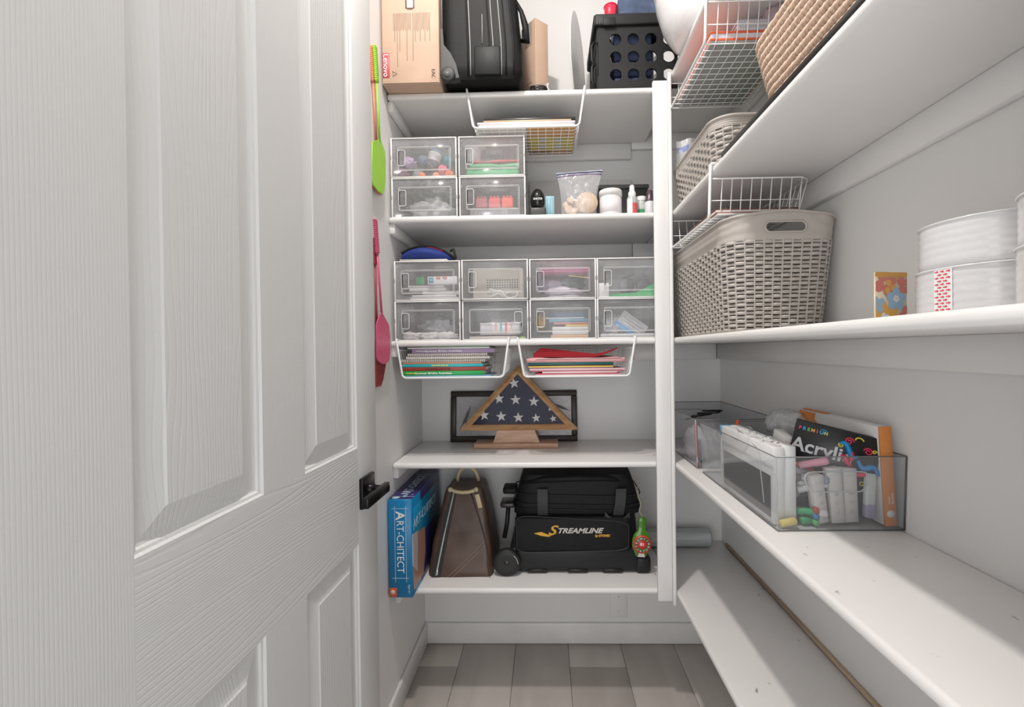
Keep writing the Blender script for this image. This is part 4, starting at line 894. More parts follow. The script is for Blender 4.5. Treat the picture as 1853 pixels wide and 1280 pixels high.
# round frosted tubs
tubm = clear('frosted_tub', (.90, .90, .91), .72, .12, .14); tubl = clear('frosted_lid', (.93, .93, .93), .82, .12, .14)
def tub(x, y, z, h, r, label, strip=False):
    t = thing('round_tub', label, 'tub', (x, y, z), (0, 0, 0), 'stacked frosted round tubs')
    pr = [(0, 0), (r - .003, 0), (r - .001, .002)]
    for k in range(1, 6): pr += [(r - .0006, h * k / 6 - .003), (r, h * k / 6), (r - .0006, h * k / 6 + .003)]
    pr += [(r - .0008, h - .004), (r, h - .002), (r - .001, h - .0008), (0, h - .0008)]
    part('tub_wall', MB().lathe(pr, 72), tubm, t); part('lid_edge', MB().tube([((r + .0004) * cos(a), (r + .0004) * sin(a), h - .002) for a in [2 * pi * k / 72 for k in range(72)]], .0011, 5, True), tubl, t)
    if strip:
        def cy(a, z_, o=.0006): return ((r + o) * sin(a), -(r + o) * cos(a), z_)
        a0 = strip; da = .145
        part('tape_strip', MB().grid(lambda u, v: cy(a0 + da * u * 2 - da, .002 + (h - .004) * v, .0005), 8, 1), C('tape_white', (.84, .83, .83), .4), t)
        am = C('arrow_red', (.72, .02, .04), .4); mb = MB(); nrow = 7
        for j in range(nrow * 2):
            zc = .004 + (h - .008) * (j + .5) / (nrow * 2)
            for c2 in ((-.62, 0, .62) if j % 2 else (-.31, .31)):
                aa = a0 + da * c2; w2 = da * .24
                pts = [(-w2, .0006), (w2 * .1, .0006), (w2 * .1, .0016), (w2, 0), (w2 * .1, -.0016), (w2 * .1, -.0006), (-w2, -.0006)]
                vs = [cy(aa + q_[0], zc + q_[1], .0010) for q_ in pts]; mb.add(vs, [tuple(range(7))])
        part('printed_arrows', mb, am, t, kind='stuff')
    return t
T3 = ZT[3]
tub(.595, .620, T3, .066, .0785, 'lower frosted tub with a strip of red arrows, left stack', strip=-1.38)
tub(.596, .621, T3 + .0665, .061, .0755, 'upper frosted tub of the left stack, above the red arrow strip')
tub(.570, .455, T3, .068, .0785, 'lower frosted tub of the stack at the right picture edge')
tub(.571, .456, T3 + .0685, .055, .0770, 'upper frosted tub of the stack at the right picture edge')
# floral card
q = at(1584, 570, Y=.80)
t = thing('gift_card_sleeve', 'small floral paper sleeve leaning left of the frosted tubs', 'sleeve', (q.x, .80, T3), (0, 0, radians(12))); sw = .066; sh = .092
part('sleeve', MB().rbox((0, 0, 0), (sw, .003, sh), .0006, 1), C('cream_print', (.86, .74, .56), .5), t)
ye = C('marigold', (.84, .45, .10), .5); ro = C('rose_print', (.76, .24, .20), .5); bl2 = C('sky_print', (.36, .56, .76), .5); wh2 = C('print_white', (.85, .85, .85))
part('top_band', MB().box((0, -.0006, sh - .008), (sw, -.0001, sh)), C('amber_band', (.76, .40, .10)), t)
def petals(cx, cz, r, n, m, y=-.0009, rot=0, el=.62):
    mb = MB()
    for k in range(n):
        a = rot + 2 * pi * k / n; pts = []
        for j in range(14):
            b_ = 2 * pi * j / 14; px, pz = r * .55 + r * .45 * cos(b_), r * .45 * el * 1.4 * sin(b_)
            X_ = cx + px * cos(a) - pz * sin(a); Z_ = cz + px * sin(a) + pz * cos(a); pts.append((min(max(X_, .0005), sw - .0005), y - .00003 * k, min(max(Z_, .0005), sh - .009)))
        mb.add(pts, [tuple(range(14))])
    return mb
for cx, cz, r, n, m, y, rt in ((.020, .073, .026, 4, ro, -.0007, .4), (.062, .068, .020, 4, ro, -.0007, .8), (.064, .018, .016, 4, ro, -.0007, .2), (.012, .014, .030, 5, ye, -.0008, .3), (.033, .018, .018, 4, ye, -.0009, 1), (.030, .066, .014, 3, ye, -.0008, 1.9), (.004, .036, .016, 4, bl2, -.0009, .5), (.042, .045, .021, 5, bl2, -.0011, .3), (.042, .046, .007, 5, wh2, -.0014, .9), (.018, .010, .012, 5, wh2, -.0013, .6)):
    part('printed_flower', petals(cx, cz, r, n, m, y, rt), m, t, fix=False)
# ============================================================= clear bins on the fourth shelf
T4 = ZT[4]
acr = clear('acrylic_wall', (.90, .91, .92), .055, .02, .14); edge = C('acrylic_edge', (.10, .10, .11), .15)
edl = clear('acrylic_edge_light', (.6, .62, .63), .6, .05, .2)
def bin_(label, y0, L_, x0=.450, x1=.7035, h=.150):
    t = thing('clear_bin', label, 'bin', (x0, y0, T4), (0, 0, 0), 'long clear plastic bins'); w = x1 - x0; fl_ = .006; q = .0025
    B0 = [(fl_, fl_), (w - .001, fl_), (w - .001, L_ - fl_), (fl_, L_ - fl_)]; T0_ = [(0, 0), (w, 0), (w, L_), (0, L_)]
    part('bin_floor', MB().box((fl_, fl_, .0005), (w - .002, L_ - fl_, .003)), acr, t)
    for i in range(4):
        j = (i + 1) % 4; n_ = Vector((T0_[j][1] - T0_[i][1], -(T0_[j][0] - T0_[i][0]), 0)).normalized() * -q
        vs = [(*B0[i], .003), (*B0[j], .003), (*T0_[j], h), (*T0_[i], h)]; vs += [(v[0] + n_.x, v[1] + n_.y, v[2]) for v in vs]
        part('bin_wall', MB().add(vs, [(0, 1, 2, 3), (7, 6, 5, 4), (0, 4, 5, 1), (1, 5, 6, 2), (2, 6, 7, 3), (3, 7, 4, 0)]), acr, t)
    part('bin_rim', MB().tube([(*p, h) for p in T0_], .0013, 6, True), C('acrylic_rim', (.20, .20, .205), .15), t)
    part('bottom_edge', MB().tube([(*p, .003) for p in B0], .0012, 6, True), edge, t)
    part('corner_edge', MB().tube([(*B0[1], .003), (*T0_[1], h)], .0016, 6), edge, t); part('corner_edge', MB().tube([(*B0[0], .003), (*T0_[0], h)], .0012, 6), edl, t)
    for y_ in (-.001, L_ + .001):
        pts = []
        for k in range(40):
            a = 2 * pi * k / 40; c2 = .041 * (1 if cos(a) > 0 else -1); pts.append((w * .47 + c2 + .021 * cos(a), y_ + (fl_ * .35 if y_ < 0 else -fl_ * .35), .104 + .020 * sin(a) + .0035 * cos(2 * a)))
        part('handle_ridge', MB().tube(pts, .0016, 6, True), edl, t)
    return t
bin_('nearer clear bin full of paint boxes and markers on the fourth shelf', .905, .445)
bin_('farther clear bin with pens and pouches, against the back wall', 1.386, .468)
def box_(name, label, cat, loc, size, m, rot=(0, 0, 0), r=.0015, g=None): return solo(name, MB().rbox((0, 0, 0), size, r, 1), m, label, cat, loc, rot, g)
Z4 = T4 + .0035; pw = C('carton_grey_white', (.72, .72, .71), .5)
# pair of flat white boxes on edge
t = thing('craft_box', 'tall white craft box standing at the left side of the near bin', 'box', (.461, .938, Z4)); part('carton', MB().rbox((0, 0, 0), (.023, .27, .158), .0012, 1), pw, t); part('dark_side_panel', MB().box((-.0016, .010, .012), (-.0004, .255, .098)), C('panel_grey_dark', (.10, .10, .10), .4), t)
t = thing('craft_box', 'tall white craft box beside the one with the dark side', 'box', (.4845, .940, Z4)); part('carton', MB().rbox((0, 0, 0), (.024, .27, .160), .0012, 1), pw, t)
solo('clear_tubing', MB().tube([(.4605 + .03 * 0 + .016 * sin(a * .8) * (1 if a > 2 else .4) , .98 + .16 * a / 9 + .012 * cos(a * 2), Z4 + .163 + .002 * sin(a)) for a in [k * .35 for k in range(26)]] + [(.4585, 1.0 - .003 * k, Z4 + .16 - .014 * k) for k in range(1, 10)], .0013, 5), clear('tubing', (.85, .85, .85), .6, .1), 'thin clear tubing looped over the white craft boxes', 'tubing', (0, 0, 0))
for i in range(4): solo('key_ring', MB().tube([(.008 * cos(a), .008 * sin(a), 0) for a in [2 * pi * k / 18 for k in range(18)]], .0009, 5, True), C('steel', (.7, .7, .7), .2, metal=1), ['silver ring nearest the bin front on the white box', 'second silver ring on the white box lid', 'third silver ring on the white box lid', 'rearmost silver ring on the white box'][i], 'ring', (.474 + .012 * (i % 2), .955 + .05 * i, Z4 + .1655 + .001 * i), (.15 * i, .1, 0), 'silver rings on the craft boxes')
q = at(1335, 765, Y=1.27)
t = thing('glue_bottle', 'white glue bottle with a pointed orange cap in the near bin', 'bottle', (q.x, 1.27, T4 + .0035)); part('bottle_body', MB().lathe([(0, 0), (.021, 0), (.022, .003), (.022, .10), (.012, .118), (.0, .119)], 24, sy=.7), C('glue_white', (.76, .76, .76), .35), t)
part('collar', MB().lathe([(.0155, .112), (.0155, .130), (.013, .132), (0, .132)], 24), wp_, t); part('nozzle_cap', MB().lathe([(.011, .130), (.0085, .142), (.0045, .160), (.003, .164), (0, .165)], 20), C('nozzle_orange', (.80, .13, .03), .35), t)
t = thing('glue_sleeve', 'blue-edged clear packet beside the glue bottle', 'packet', (.470, 1.235, T4 + .02)); part('sleeve', MB().rbox((0, 0, 0), (.05, .01, .132), .002, 1), clear('milk_sleeve', (.75, .80, .82), .6, .1), t); part('header', MB().rbox((-.001, -.001, .112), (.052, .011, .138), .002, 1), C('header_sky', (.14, .34, .55), .35), t)
for i, (x, y, c, r_) in enumerate(((.52, 1.10, (.09, .20, .36), .5), (.548, 1.03, (.10, .22, .40), -.3), (.53, 1.17, (.25, .38, .5), .2))):
    t = thing('snack_packet', ['blue', 'deep blue', 'pale blue'][i] + ' crinkled packet ' + ['beside the silver rings', 'against the black paint box', 'behind the others near the glue'][i], 'packet', (x, y, T4 + .06)); part('packet_body', blob(.022, .014, .058, .25, 4, 26, i + 60, False), C('pk%d' % i, c, .25), t)
box_('white_carton', 'small open white carton end beside the blue packet', 'box', (.515, 1.02, T4 + .11), (.022, .05, .062), pw, (.2, .1, 0))
solo('bubble_pouch', blob(.05, .06, .035, .3, 3, 30, 71), film, 'puffed clear bag between the near bin and the white paint box', 'bag', (.640, 1.22, T4 + .135))
# black acrylic paint box, leaning
pbx = thing('paint_box', 'black paint box lettered Acrylic with colourful swirls in near bin', 'box', (.514, 1.018, .882), (0, radians(12), radians(-31)))
part('carton', MB().rbox((0, 0, 0), (.156, .018, .165), .0012, 1), C('carton_black', (.012, .012, .013), .3), pbx)
text('Acrylic', .040, C('silver_print', (.60, .60, .62), .3), pbx, T(.056, -.0012, .112) @ FACE, bold=.0008)
for k, (ch, c) in enumerate((('P', (.7, .05, .2)), ('R', (.05, .35, .7)), ('E', (.1, .5, .15)), ('M', (.75, .35, .05)), ('I', (.7, .1, .1)), ('U', (.1, .4, .7)), ('M', (.5, .5, .1)))): text(ch, .010, C('ch%d' % k, c), pbx, T(.010 + .0080 * k, -.0012, .149) @ FACE, bold=.0003)
sb_ = C('swirl_blue', (.01, .26, .62), .35); sr_ = C('swirl_red', (.72, .04, .10), .35); sy_ = C('swirl_yellow', (.75, .62, .06), .35)
def curl(x, z, r, turns, m, w=.0016, s=1, ph=0, nm='swirl_print'):
    n = 26; part(nm, MB().tube([(x + s * r * (1 - k / n * .85) * cos(ph + turns * 2 * pi * k / n), -.0008, z + r * (1 - k / n * .85) * sin(ph + turns * 2 * pi * k / n)) for k in range(n)], w, 4), m, pbx)
def wave(x, z, dx, dz, m, w, amp=.008, nm='swirl_print'):
    n = 14; part(nm, MB().tube([(x + dx * k / n, -.0006, z + dz * k / n + amp * sin(k / n * 2 * pi)) for k in range(n + 1)], [w * (.4 + .6 * sin(pi * min(.95, max(.05, k / n)))) for k in range(n + 1)], 5), m, pbx)
wave(.085, .136, .036, -.016, sb_, .0060); wave(.122, .112, .038, -.020, sb_, .0065, -.008); wave(.092, .112, .022, -.012, sr_, .0055, .004); wave(.118, .090, .030, -.010, sr_, .0055, -.004); wave(.108, .128, .004, -.022, sr_, .0050, .001)
curl(.100, .146, .008, 1.6, sr_); curl(.135, .134, .008, 1.6, sr_, s=-1); curl(.112, .150, .012, .4, sy_, ph=.2); curl(.088, .134, .006, 1.7, sy_); curl(.145, .136, .004, 1.2, sy_); curl(.148, .060, .007, 1.7, sb_, .0014); curl(.150, .104, .005, 1.2, sb_, .0012); curl(.138, .066, .006, 1.2, sy_, .001); curl(.052, .150, .008, 1, sb_, .0012)
# orange and white box behind it
obx = thing('paint_box', 'white paint box with orange end leaning against the right wall', 'box', (.672, .919, Z4 + .004), (0, radians(-3), 0))
part('carton', MB().rbox((0, 0, 0), (.022, .285, .198), .0012, 1), C('carton_bright', (.74, .73, .72), .45), obx)
om = C('carton_orange', (.72, .26, .06), .45)
part('end_panel', MB().rbox((-.0006, -.001, -.0005), (.0226, .004, .1985), .0008, 1), om, obx)
part('brush_stroke', MB().prism([(.18, .1985), (.28, .1985), (.28, .1995), (.18, .1995)], .004, .018, 'x').add([(.002 + .0, y_, .1990) for y_ in (.19, .28)] + [(.018, y_, .1990) for y_ in (.27, .20)], [(0, 1, 2, 3)]), om, obx)
part('side_stroke', MB().prism([(.20, .150), (.285, .140), (.285, .196), (.215, .196), (.222, .180), (.205, .172), (.212, .162)], -.0008, .0, 'x'), om, obx)
part('round_badge', MB().lathe([(0, 0), (.0075, 0), (.0075, .0008), (0, .0008)], 24, T(.011, -.001, .024) @ RX(pi / 2)), C('badge', (.72, .76, .80), .4), obx)
text('PAINT', .0055, wl, obx, T(.010, -.0016, .052) @ FACE @ RZ(pi / 2)); text('BRUSHES', .0055, wl, obx, T(.016, -.0016, .055) @ FACE @ RZ(pi / 2))
mb = MB()
for k in range(7):
    part('printed_dot', MB().lathe([(0, 0), (.0022, 0), (.0022, .0006), (0, .0006)], 10, T(-.0003, .055 + .012 * (k % 2), .120 + .011 * (k // 2)) @ RY(-pi / 2)), C('dot_dark', (.12, .06, .09)), obx)
# things in the front of the near bin
for i, (x, w_, hh, ry, rz) in enumerate(((.548, .024, .098, -7, 8), (.578, .026, .112, -4, -3), (.607, .028, .110, -2, 2))):
    t = thing('slim_carton', ['left, tilted', 'middle', 'right'][i] + ' white slim carton of three standing behind the bin handle', 'box', (x, .932 + .004 * i, Z4 + .003), (0, radians(ry), radians(rz)), 'slim white cartons in the near bin')
    part('carton', MB().rbox((0, 0, 0), (w_, .022, hh), .001, 1), C('carton_ivory', (.74, .71, .69), .5), t); part('end_flap', MB().rbox((.001, -.001, hh - .014), (w_ - .001, .0, hh - .002), .0004, 1), C('carton_grey_white', (.7, .7, .7)), t)
    for k in range(3): part('printed_mark', MB().rbox((w_ * .35, -.0008, .02 + .018 * k), (w_ * .65, 0, .026 + .018 * k), .0004, 1), C('mark_grey', (.62, .60, .58)), t)
t = thing('ointment_tube', 'white tube with a lavender cap end beside the slim cartons', 'tube', (.649, .935, Z4 + .016), (0, .05, 0)); part('tube_body', MB().rbox((-.009, -.007, .024), (.010, .007, .090), .003, 2), C('tube_white', (.66, .70, .70), .35), t); part('tube_label', MB().rbox((-.0085, -.0075, 0), (.0095, .0075, .030), .003, 2), C('lavender', (.36, .34, .50), .4), t)
def marker(label, loc, rot, c1, c2, name='marker', L_=.055, r=.0075, g='loose markers in the near bin'):
    t = thing(name, label, 'marker', loc, rot, g); part('barrel', MB().lathe([(0, 0), (r * .9, 0), (r, .002), (r, L_ * .55)], 16), c1, t); part('cap', MB().lathe([(r * 1.06, L_ * .54), (r * 1.06, L_ * .9), (r * .75, L_), (0, L_)], 16), c2, t); return t
gr = C('marker_green', (.01, .30, .10), .4); yw = C('marker_yellow', (.80, .66, .20), .4); pk = C('marker_pink', (.80, .34, .44), .4); ltp = C('marker_blush', (.78, .55, .56), .4); blc = C('marker_blue', (.20, .45, .56), .4); lvc = C('marker_lilac', (.40, .42, .66), .4); rd = C('marker_red', (.45, .02, .05), .3); orr = C('marker_orange', (.75, .25, .08), .4); gyc = clear('pen_clear', (.75, .75, .77), .6, .1)
# x, y, z, rx, rz, colours, text
MK = [(.446, .924, .0115, (pi / 2 - .1, 0, 1.75), yw, yw, 'yellow stubby marker lying at the front left bottom of the near bin', .034),
      (.496, .940, .0115, (pi / 2, 0, -1.35 + pi), gr, wp_, 'green marker with white cap lying beside the yellow one', .05),
      (.492, .950, .029, (pi / 2, 0, 1.2), gr, wp_, 'green marker with white cap resting above the other green one', .055),
      (.535, 1.00, .050, (pi / 2 + .3, 0, 1.9), gyc, gyc, 'clear grey capped pen in the middle of the jumble', .07),
      (.515, .985, .062, (pi / 2 - .4, 0, .8), gyc, wp_, 'grey pen with white cap below the pink marker', .06),
      (.530, .96, .040, (pi / 2 - .2, 0, 2.3), gyc, C('lid_grey', (.45, .47, .47)), 'grey capped vial above the green marker', .05),
      (.512, .975, .116, (pi / 2 - .3, 0, 1.0), pk, pk, 'hot pink marker in the upper middle of the near bin', .055),
      (.492, .99, .138, (pi / 2 - .5, 0, 2.6), ltp, ltp, 'blush pink marker at the top left of the jumble', .05),
      (.535, 1.0, .140, (pi / 2 - .2, 0, 1.2), blc, C('cap_olive', (.40, .40, .15)), 'pale blue marker with olive cap at the top of the jumble', .05),
      (.555, 1.0, .130, (pi / 2 - .2, 0, 1.6), lvc, lvc, 'lilac blue marker right of the pale blue one', .05),
      (.535, .985, .100, (pi / 2, 0, 1.9), rd, rd, 'glossy dark red marker under the lilac one', .05),
      (.480, 1.02, .112, (pi / 2, 0, .9), orr, orr, 'orange marker behind the white craft boxes edge', .05),
      (.490, 1.0, .085, (pi / 2, 0, 1.3), C('peach_m', (.66, .52, .46)), C('peach_m2', (.70, .60, .55)), 'peach marker in the middle left of the jumble', .05)]
for i_, (z_, rz_) in enumerate(((.070, 1.3), (.078, 2.0), (.094, .9), (.056, 2.4), (.105, 1.7))):
    MK.append((.496 + .008 * (i_ % 3), .955 + .006 * i_, z_, (pi / 2 - .3 + .15 * i_, 0, rz_), [gyc, wp_, gyc, C('marker_peach', (.72, .62, .56)), gyc][i_], [wp_, gyc, C('cap_blue_grey', (.30, .36, .44)), wp_, C('lid_grey', (.45, .47, .47))][i_], ['clear marker with white cap under the peach one', 'white marker with clear cap crossing the jumble', 'clear marker with blue grey cap near the craft box', 'peach and white marker low in the jumble', 'clear marker with grey cap just under the pink ones'][i_], .05))
for x, y, z, rt, m1, m2, lb_, L_ in MK: marker(lb_, (x + .022, y, T4 + z), rt, m1, m2, L_=L_)
for i, c in enumerate(((.45, .08, .06), (.06, .25, .45), (.10, .45, .15))):
    box_('craft_block', ['dark red', 'blue', 'green'][i] + ' little block left of the slim cartons', 'block', (.538, .926, T4 + .0285 - .0125 * i + .0015), (.009, .012, .0115), C('blk%d' % i, c), g='little craft blocks', r=.001)
solo('dark_pouch', blob(.05, .07, .045, .3, 3, 28, 81), C('pouch_grey', (.06, .06, .07), .5), 'dark pouch deep in the jumble of the near bin', 'pouch', (.565, 1.06, T4 + .010))
# far bin contents
for i, (x, y, z, rx_, ry_, c, w_, lb_) in enumerate(((.480, 1.51, .005, .07, .05, (.42, .40, .42), .055, 'grey clear pouch at the near left of the far bin'), (.53, 1.56, .004, .08, .06, (.26, .20, .26), .050, 'dark plum pouch in the middle of the far bin'), (.60, 1.72, .004, .06, .06, (.34, .34, .36), .048, 'grey pouch at the back right of the far bin'), (.62, 1.50, .004, .05, .06, (.50, .48, .47), .045, 'pale pouch against the wall side of the far bin'))):
    solo('soft_pouch', blob(.05 if i else .03, rx_, w_, .3, 3, 30, i + 90), C('fp%d' % i, c, .4), lb_, 'pouch', (x + .01, y, T4 + z), group='pouches in the far bin')
for i in range(4):
    t = thing('pen', ['black pen lying leftmost on the far bin pouches', 'black pen crossing the middle of the far bin', 'short black pen at the back of the far bin', 'black pen nearest the post in the far bin'][i], 'pen', (.485 + .03 * i, 1.60 + .03 * i, T4 + .118 + .006 * i), (pi / 2 - .1, .3, 2.2 - .5 * i), 'black pens in the far bin')
    part('barrel', MB().lathe([(0, 0), (.004, .001), (.004, .07), (.002, .078), (0, .08)], 10), C('pen_black', (.01, .01, .01), .2), t)
for i, (m, yy) in enumerate(((C('pencil_red', (.55, .09, .07), .4), 1.405), (C('pencil_rose', (.62, .30, .26), .4), 1.418))):
    t = thing('pencil', ['red pencil with metal band standing at the far bin corner', 'rose coloured pencil behind the red one'][i], 'pencil', (.4625 + .003 * i, yy, Z4), (-.06, -.02, 0), 'upright pencils in the far bin'); part('barrel', MB().lathe([(.0042, .028), (.0042, .13)], 6, smooth=False), m, t); part('ferrule', MB().lathe([(.0045, .012), (.0045, .028)], 12), C('steel', (.7, .7, .7), .2, metal=1), t); part('eraser', MB().lathe([(0, 0), (.0042, 0), (.0044, .012)], 12), C('eraser_dark', (.35, .05, .05)), t)
# ============================================================= fourth back shelf: flag case and dark frame
oak = wood('oak', (.56, .34, .17), (.38, .20, .09), (12, 60, 60), .35); oak2 = wood('oak_pale', (.60, .38, .26), (.44, .25, .16), (10, 60, 80), .4)
Yk = 1.735
bl0 = at(862, 806, Z=T4 + .001); br0 = at(1010, 806, Z=T4 + .001); cxk = (bl0.x + br0.x) / 2
t = thing('flag_case', 'triangular oak case with a folded star-spangled flag on a pedestal', 'flag case', (cxk, Yk, T4)); S_ = Yk / FPX
hb = (br0.x - bl0.x) / 2
part('base_board', MB().rbox((-hb, -.045, 0), (hb, .045, .020), .004, 2), oak2, t)
part('pedestal', MB().prism([(-.088, .020), (.088, .020), (.070, .066), (-.070, .066)], -.028, .028), oak2, t)
pa = at(830, 771, Y=Yk - .03); pb_ = at(1046, 768, Y=Yk - .03); pc_ = at(936, 662, Y=Yk - .03)
ax, bx_, cx_ = pa.x - cxk, pb_.x - cxk, pc_.x - cxk; za, zc_ = .066, pc_.z - T4
tri_o = [(ax, za), (bx_, za), (cx_, zc_)]
def inset(tr, d):
    out = []
    for i in range(3):
        p = Vector(tr[i]); a = (Vector(tr[i - 1]) - p).normalized(); b = (Vector(tr[(i + 1) % 3]) - p).normalized(); bi = (a + b).normalized(); s = sqrt((1 - a.dot(b)) / 2); out.append(tuple(p + bi * d / s))
    return out
tri_i = inset(tri_o, .0215); tri_m = inset(tri_o, .011)
for i in range(3):
    j = (i + 1) % 3; o0, o1, i0, i1, m0, m1 = tri_o[i], tri_o[j], tri_i[i], tri_i[j], tri_m[i], tri_m[j]
    vs = [(o0[0], -.026, o0[1]), (o1[0], -.026, o1[1]), (m1[0], -.034, m1[1]), (m0[0], -.034, m0[1]), (i0[0], -.026, i0[1]), (i1[0], -.026, i1[1]), (o0[0], .035, o0[1]), (o1[0], .035, o1[1]), (i0[0], .035, i0[1]), (i1[0], .035, i1[1])]
    part('frame_rail', MB().add(vs, [(0, 1, 2, 3), (3, 2, 5, 4), (4, 5, 9, 8), (0, 6, 7, 1), (6, 8, 9, 7), (0, 3, 4, 8, 6), (1, 7, 9, 5, 2)]), oak, t)
part('back_panel', MB().prism(tri_m, .028, .032), oak, t)
navy = C('flag_navy', (.012, .012, .042), .9, spec=.15, noise=(160, .15, (1, 1, 1)), bump=(30, .3, .002))
tri_f = inset(tri_o, .018)
def tp(u, v): 
    a, b, c = [Vector((p[0], 0, p[1])) for p in tri_f]; q = a * (1 - u) * (1 - v) + b * u * (1 - v) + c * v
    q.y = -.004 - .006 * sin(pi * min(1, max(0, v * 1.2))) + .0025 * sin(q.z * 90 + q.x * 40); return q
fgo = part('folded_flag', MB().grid(tp, 30, 20), navy, t)
star_m = C('flag_star', (.66, .64, .60), .8)
def star(px, py, r, rot=0, cut=0):
    q = at(px, py, Y=Yk - .015); x, z = q.x - cxk, q.z - T4; pts = []
    for k in range(10):
        a = pi / 2 + rot + k * pi / 5; rr_ = r if k % 2 == 0 else r * .40; pts.append((x + rr_ * cos(a), -.0155, max(z + rr_ * sin(a), tri_f[0][1] + .001)))
    part('flag_star', MB().add(pts + [(x, -.0160, z)], [(k, (k + 1) % 10, 10) for k in range(10)]), star_m, fgo)
for px, py, r, rt in ((930, 694, .0215, .15), (903, 722, .021, .1), (933, 724, .021, .05), (966, 727, .021, -.05), (876, 752, .021, .12), (907, 754, .021, .08), (938, 756, .021, .05), (970, 757, .018, .1), (1001, 758, .014, .2), (995, 741, .008, .5), (992, 733, .007, .2)): star(px, py, r, rt)
part('glass_front', MB().prism(tri_i, -.021, -.019), clear('case_glass', (.97, .97, 1), .012, .03, .02), t)
# dark frame leaning behind
fl0 = at(815, 801, Z=T4); fr0 = at(1045, 800, Z=T4); yfr = 1.822
fxa = at(814, 760, Y=yfr).x; fxb = at(1045, 760, Y=yfr).x; fh = at(930, 707, Y=1.845).z - T4
t = thing('picture_frame', 'dark brown frame with a glass panel of feather drawings leaning behind the flag case', 'picture frame', (fxa, yfr, T4 + .001), (radians(-6), 0, 0)); fw_ = fxb - fxa
esp = C('espresso', (.028, .018, .014), .4); b_ = .023
part('frame_rail', MB().rbox((0, 0, 0), (fw_, .018, b_), .004, 2), esp, t); part('frame_rail', MB().rbox((0, 0, fh - b_), (fw_, .018, fh), .004, 2), esp, t); part('frame_stile', MB().rbox((0, .0005, b_), (b_, .0175, fh - b_), .003, 2), esp, t); part('frame_stile', MB().rbox((fw_ - b_, .0005, b_), (fw_, .0175, fh - b_), .003, 2), esp, t)
gl_ = part('glass_panel', MB().box((b_, .008, b_), (fw_ - b_, .0095, fh - b_)), clear('frame_glass', (.80, .78, .79), .38, .05, .04), t)
fm = C('feather_ink', (.20, .19, .19), .6)
def feather(x, z, L_, a, w):
    part('feather_drawing', MB().tube([(x + L_ * k / 12 * cos(a) + .004 * sin(k / 3), .0065, z + L_ * k / 12 * sin(a)) for k in range(13)], [.0006 + w * .35 * sin(pi * k / 12) ** 1.5 for k in range(13)], 5), clear('feather', (.25, .24, .25), .55, .3), gl_)
feather(.036, .05, .11, 1.1, .012); feather(.05, .045, .08, 1.35, .006); feather(fw_ - .12, .155, .10, -.35, .014); feather(fw_ - .11, .14, .09, -.7, .010)
# ============================================================= lowest back shelf
T5 = ZT[5]
xA = at(697, 1000, Y=1.428).x; xA = max(xA, XL + .004); xB = at(746, 1000, Y=1.428).x
t = thing('game_box', 'bright blue Art-chitect building set box standing at the left wall', 'box', (xA, 1.428, T5)); gw = xB - xA; gh = .312
cb_ = C('box_cyan', (.005, .19, .42), .3); cpur = C('box_purple', (.035, .025, .12), .35); lin = C('line_white', (.55, .68, .78), .4)
part('carton', MB().rbox((0, 0, 0), (gw, .37, gh), .002, 1), cb_, t)
part('top_print', MB().rbox((.001, .008, gh - .0005), (gw - .001, .365, gh + .0008), .0003, 1), cpur, t)
part('side_print', MB().rbox((gw - .0004, .10, .002), (gw + .0008, .365, gh - .002), .0003, 1), cpur, t)
part('side_print_upper', MB().rbox((gw - .0002, .02, .16), (gw + .0012, .33, gh - .035), .0003, 1), C('box_cyan2', (.01, .24, .46), .3), t)
part('side_photo', MB().prism([(.012, .02), (.12, .02), (.15, .08), (.15, .17), (.04, .19), (.012, .175)], gw - .0001, gw + .0016, 'x'), C('photo_skin', (.42, .24, .17), .4), t)
part('side_photo_light', MB().prism([(.002, .10), (.05, .06), (.06, .19), (.002, .20)], gw, gw + .002, 'x'), C('photo_light', (.55, .50, .52), .4), t)
text('A', .040, wl, t, T(gw * .50, -.0012, .262) @ FACE @ RZ(-pi / 2), bold=.0008)
text('RT-CHITECT', .032, wl, t, T(gw * .50, -.0012, .163) @ FACE @ RZ(-pi / 2), sx=.93)
for x in (gw * .28, gw * .74): part('draft_line', MB().box((x, -.0008, .050), (x + .0012, -.0001, .292)), lin, t)
for z in (.062, .283): part('draft_line', MB().box((gw * .16, -.0008, z), (gw * .86, -.0001, z + .0012)), lin, t)
part('orange_badge', MB().rbox((.002, -.001, .003), (gw * .34, .0, .032), .004, 2), C('badge_red', (.62, .12, .05), .4), t)
part('badge_disc', MB().lathe([(0, 0), (.0075, 0), (.0075, .0006), (0, .0006)], 20, T(gw * .17, -.001, .018) @ RX(pi / 2)), C('badge_cream', (.75, .55, .42)), t)
text('Ages 6+', .009, lin, t, T(gw * .86, -.0012, .028) @ FACE @ RZ(-pi / 2))
text('ART-CHITECT', .040, lin, t, T(gw * .52, .16, gh + .0015) @ RZ(pi / 2), sx=.9)
text('ART-CHITECT', .046, lin, t, T(gw + .0020, .155, .225) @ RZ(pi / 2) @ FACE)
for yv in (.03, .29): part('draft_line', MB().box((.004, yv, gh + .0008), (gw - .004, yv + .0015, gh + .0014)), lin, t)
for k, (x, y, r) in enumerate(((.02, .02, .012), (.045, .035, .008), (.03, .06, .006), (.065, .05, .003), (.055, .09, .003), (.075, .03, .002))): part('printed_spot', MB().lathe([(0, 0), (r, 0), (r, .0004), (0, .0004)], 12, T(x, y, gh + .0008)), C('spot_pale', (.45, .62, .72)) if k < 3 else lin, t)
